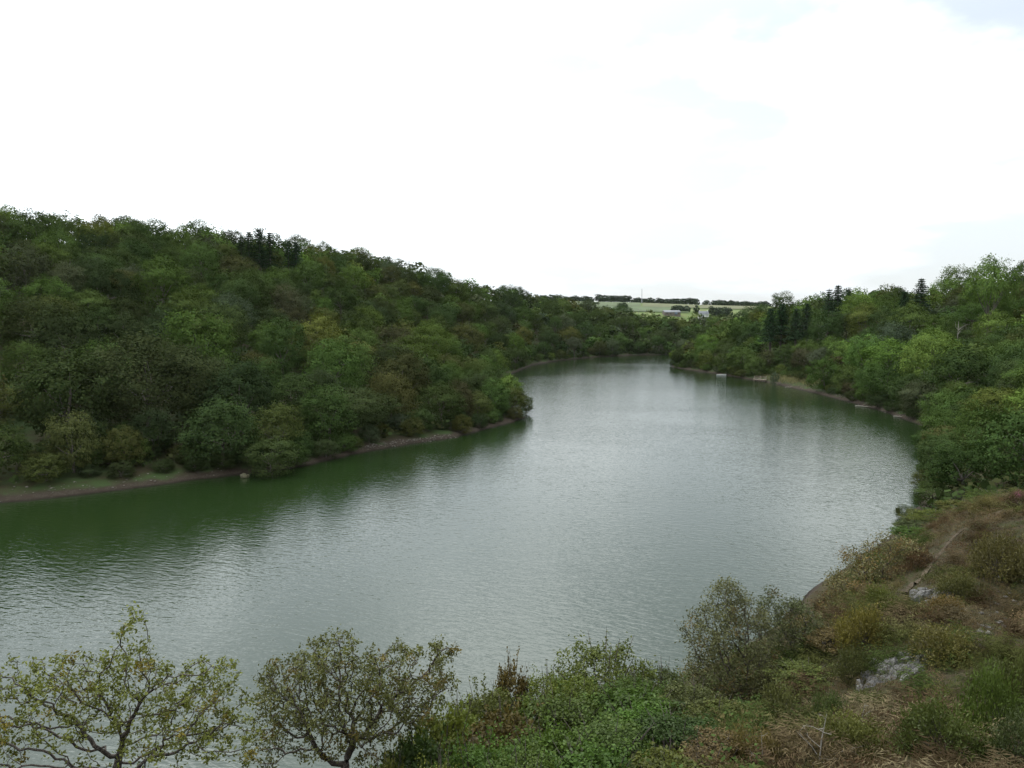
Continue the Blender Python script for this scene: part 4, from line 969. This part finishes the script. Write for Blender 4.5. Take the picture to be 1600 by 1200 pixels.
standing('straight bare pale trunk rising above the muddy beach on the left bank', 357, 628, 99, 82, 3, M_barkpale, .09, .12, name='bare_trunk', cat='trunk')
standing('bare pale trunk by the tan shore of the right bank, nearer the silvery bush', 1250, 545, 240, 83, 3, M_barkpale, .16, .15, name='bare_trunk', cat='trunk')
standing('bare pale trunk by the tan shore, farther from the silvery bush than its twin', 1257, 542, 239, 84, 3, M_barkpale, .16, .15, name='bare_trunk', cat='trunk')
# rough pale herbage on the tan shore
P = np.vstack([shore_pt(1190, 1280, 594, 610, 900, 1.6)]); P = P + np.array([2.2, 1.0]); P = P[lake_dist(P) > .8]
rp = np.repeat(P, 6, 0) + r.normal(0, .3, (len(P) * 6, 2)); g = Geo()
blades(g, np.c_[rp, terrain(rp)], r, .4, 1.1, .05, np.array([.16, .15, .075]) * r.uniform(.6, 1.3, (len(rp), 1)), .7)
tag(link('shore_grass', g.mesh('shore_grass', M_dry)), 'pale rough grass on the tan shore of the right bank', 'grass', kind='stuff')

# ================================================================== the plateau beyond: fields, hedges, farm, mast
def field(lab, u0, u1, y0, y1, col, skew=0.0):
    m_ = surf_mat('field_' + lab.split()[0], col, .95, .18, .05); n = 14; X, Y = np.meshgrid(np.linspace(0, 1, n), np.linspace(0, 1, 8))
    yy = y0 + (y1 - y0) * Y; xx = ((u0 + (u1 - u0) * X + skew * Y) - 800) / FPX * yy; Pf = np.c_[xx.ravel(), yy.ravel()]
    i = (np.arange(7)[:, None] * n + np.arange(n - 1)[None]).ravel(); g = Geo(); g.add(np.c_[Pf, terrain(Pf) + .8], np.stack([i, i + 1, i + 1 + n, i + n], 1)); tag(link('field', g.mesh('field', m_, True)), lab, kind='structure')
field('pale green pasture below the skyline hedges', 862, 1000, 905, 1005, (.056, .074, .028))
field('yellowish hay field below the skyline hedges', 1003, 1088, 905, 1005, (.074, .080, .032))
field('straw coloured field above the right headland', 1092, 1188, 905, 1005, (.080, .082, .035))
field('bright green paddock beside the farm', 1078, 1118, 770, 806, (.062, .108, .030))
field('green pasture in front of the farm', 880, 1075, 835, 900, (.050, .070, .026))
def hedge(lab, u0, u1, vtop, y, seed, name='hedgerow', col=(.034, .048, .026), cat='hedge', jit=1.0):
    r = np.random.default_rng(seed); x0, x1 = (u0 - 800) / FPX * y, (u1 - 800) / FPX * y; n = max(1, int((x1 - x0) / 3.0)); g = Geo(); gt = Geo()
    xm = (x0 + x1) / 2; zm = ground_z(xm, y)
    for k in range(n):
        x_ = x0 + (x1 - x0) * (k + .5) / n; y_ = y + r.normal(0, 1.5); zg = ground_z(x_, y_); H = max(at(u0 + (u1 - u0) * (k + .5) / n, vtop + jit * r.normal(0, .8), y)[2] - zg, 3.0)
        C, Nn, tint, s, _ = XLOW[3 + r.integers(2)]; H += 3; zg -= 3; Rr = min(H * .5, 4.2) * r.uniform(.85, 1.15)
        leaves(g, C * np.array([Rr / 5, Rr / 5, H / 9.3]) + np.array([x_ - xm, y_ - y, zg - zm - .3]), Nn, s * 1.3, s * 1.1, tint * r.uniform(.8, 1.2), r); tube(gt, [(x_ - xm, y_ - y, zg - zm - .5), (x_ - xm, y_ - y, zg - zm + H * .5)], [.25, .12], 5)
    o = thing(name, lab, cat, (xm, y, zm), 0, 'hedges on the skyline' if name == 'hedgerow' else None); link('trunks' if n > 1 else 'trunk', gt.mesh('trunks', M_barkfar), o)['kind'] = 'stuff' if n > 1 else 'part'
    link('crown', g.mesh('crown', M_leaf), o, color=col)
hedge('short hedge on the skyline at the end of the left hill', 836, 876, 460.5, 1010, 1)
hedge('hedge on the skyline between the left hill and the longest gap', 880, 925, 463, 1012, 2)
hedge('tallest dark hedge block on the skyline beside the mast', 932, 985, 461, 1012, 3)
hedge('low hedge on the skyline behind the mast foot', 988, 1022, 465.5, 1014, 4)
hedge('long dark hedge on the skyline above the barn', 1026, 1089, 466, 1012, 5)
hedge('lone round tree on the skyline between two hedges', 1098, 1107, 468.5, 1012, 6, 'field_tree', cat='tree')
hedge('hedge on the skyline above the white farmhouse and right headland', 1111, 1146, 468.5, 1012, 7)
hedge('low hedge on the skyline touching the right headland', 1148, 1200, 471, 1012, 8)
hedge('dark tree standing in the pasture below the skyline', 967, 977, 473, 880, 9, 'field_tree', cat='tree')
hedge('small bush pair in the pasture nearest the left hill', 925, 936, 476, 930, 10, 'field_tree', cat='tree')
hedge('tall dark tree between barn and white farmhouse', 1083, 1091, 475, 826, 11, 'field_tree', cat='tree')
hedge('rounded dark trees behind the barn', 1050, 1074, 477, 850, 12, 'field_tree', cat='tree')
hedge('dark trees beside the white farmhouse, toward the headland', 1110, 1140, 480, 815, 13, 'field_tree', cat='tree')
M_roof = surf_mat('slate_roof', (.13, .135, .145), .7, .2, .5); M_barnroof = surf_mat('fibre_cement_roof', (.17, .175, .18), .8, .15, .4); M_white = surf_mat('white_render', (.42, .415, .40), .85, .06, .4); M_barn = surf_mat('barn_boards', (.10, .085, .07), .9, .2, .8); M_glass = surf_mat('dark_window', (.03, .035, .04), .2, .1, 1.0, spec=.5); M_door = surf_mat('door_paint', (.10, .13, .17), .6, .1, 1.0)
def house(name, lab, cat, u, vbase, y, w, dpt, h, rh, wall, roof, wins, doors, chim):
    p_ = at(u, vbase, y); zg = ground_z(p_[0], p_[1]); z0 = max(zg, p_[2] - 1.5) - .3; o = thing(name, lab, cat, (p_[0], p_[1], z0), .08); hw, hd = w / 2, dpt / 2; g = Geo()
    V = np.array([(-hw, -hd, -3), (hw, -hd, -3), (hw, hd, -3), (-hw, hd, -3), (-hw, -hd, h), (hw, -hd, h), (hw, hd, h), (-hw, hd, h), (-hw, 0, h + rh), (hw, 0, h + rh)])
    g.add(V, [(0, 1, 5, 4), (2, 3, 7, 6)]); g.add(V, [(1, 2, 6, 9, 5), (3, 0, 4, 8, 7)]); link('wall', g.mesh('wall', wall), o)
    g = Geo(); e = .35; k = rh / hd
    for s_ in (-1, 1):
        a = np.array([(-hw - e, s_ * (hd + e), h - k * e), (hw + e, s_ * (hd + e), h - k * e), (hw + e, 0, h + rh), (-hw - e, 0, h + rh)]) + np.array([0, 0, .06]); g.add(np.vstack([a, a + np.array([0, 0, .16])]), [(0, 1, 2, 3), (4, 5, 6, 7), (0, 1, 5, 4), (1, 2, 6, 5), (3, 0, 4, 7)])
    rf = link('roof', g.mesh('roof', roof), o)
    for x_ in chim: g = Geo(); box(g, (x_, 0, h + rh + .3), (.6, .6, 1.4)); link('chimney', g.mesh('chimney', wall), rf)
    for x_, z_, ww, hh in wins: g = Geo(); box(g, (x_, -hd - .01, z_), (ww, .08, hh)); link('window', g.mesh('window', M_glass), o)
    for x_, ww, hh in doors: g = Geo(); box(g, (x_, -hd - .015, hh / 2), (ww, .09, hh)); link('door', g.mesh('door', M_door), o)
house('barn', 'long low farm barn with a pale grey roof', 'barn', 1049, 489, 820, 18, 9, 2.6, 2.0, M_barn, M_barnroof, [(-6, 1.6, 1.6, .8), (-2, 1.6, 1.6, .8)], [(4, 3.2, 2.3)], [])
house('farmhouse', 'white farmhouse with dark slate roof near the paddock', 'house', 1099, 492, 806, 10, 6.5, 2.8, 2.9, M_white, M_roof, [(-3.3, 1.5, .9, 1.1), (2.0, 1.5, .9, 1.1), (3.8, 1.5, .9, 1.1)], [(-.7, 1.0, 2.0)], [-4.4, 4.4])
M_steel = surf_mat('galvanised_steel', (.36, .37, .39), .5, .1, 2.0)
t_ = at(1003, 451, 1008); zg = ground_z(t_[0], 1008); H = t_[2] - zg; o = thing('radio_mast', 'slender lattice radio mast on the skyline', 'mast', (t_[0], 1008, zg))
for k in range(3):
    a = k * 2.094; g = Geo(); tube(g, [(math.cos(a) * .7, math.sin(a) * .7, 0), (math.cos(a) * .4, math.sin(a) * .4, H)], .13, 5); link('leg', g.mesh('leg', M_steel), o)
for z_ in np.arange(1, H - 1, 2.0):
    g = Geo(); w_ = .7 - .3 * z_ / H
    for k in range(3):
        a, b_ = k * 2.094, (k + 1) * 2.094; tube(g, [(math.cos(a) * w_, math.sin(a) * w_, z_), (math.cos(b_) * w_, math.sin(b_) * w_, z_ + 1.6)], .06, 4)
    link('brace', g.mesh('brace', M_steel), o)
for u, vt, y, lab in [(990, 484, 640, 'thin pale pole above the far bank trees, nearer the left hill'), (998, 482, 640, 'thin pale pole above the far bank trees, nearer the barn')]:
    t_ = at(u, vt, y); zg = ground_z(t_[0], y); H = max(t_[2] - zg, 5); o = thing('utility_pole', lab, 'pole', (t_[0], y, zg), 0, 'poles above the far bank'); g = Geo(); tube(g, [(0, 0, -.5), (0, 0, H)], [.2, .14], 6); link('post', g.mesh('post', M_bleach), o)
    g = Geo(); box(g, (0, 0, H - .6), (1.8, .14, .14)); link('crossarm', g.mesh('crossarm', M_bleach), o)
for u, v, y, lab in [(1088, 500, 792, 'white wrapped bale on the paddock, nearer the farmhouse'), (1094, 505, 780, 'white wrapped bale low on the paddock by the trees')]:
    p_ = at(u, v, y); zg = ground_z(p_[0], p_[1]); g = Geo(); tube(g, [(-.75, 0, .7), (-.7, 0, .7), (.7, 0, .7), (.75, 0, .7)], [.1, .75, .75, .1], 14); tag(link('hay_bale', g.mesh('hay_bale', M_white, True), loc=(p_[0], p_[1], zg + .8), rz=.4), lab, 'bale', 'bales on the paddock')

# ================================================================== the air of the valley
hm = bpy.data.materials.new('haze'); hm.use_nodes = True; hn = hm.node_tree; hn.nodes.clear()
pv = N(hn, 'ShaderNodeVolumePrincipled'); pv.inputs['Color'].default_value = (.90, .94, 1.0, 1); pv.inputs['Density'].default_value = .000012; pv.inputs['Anisotropy'].default_value = .2
ho = N(hn, 'ShaderNodeOutputMaterial'); hn.links.new(pv.outputs[0], ho.inputs['Volume'])
g = Geo(); box(g, (0, 2700, 34), (8200, 6800, 86)); hz_ = tag(link('haze', g.mesh('haze', hm)), 'thin pale haze in the air over the valley', 'haze', kind='stuff')
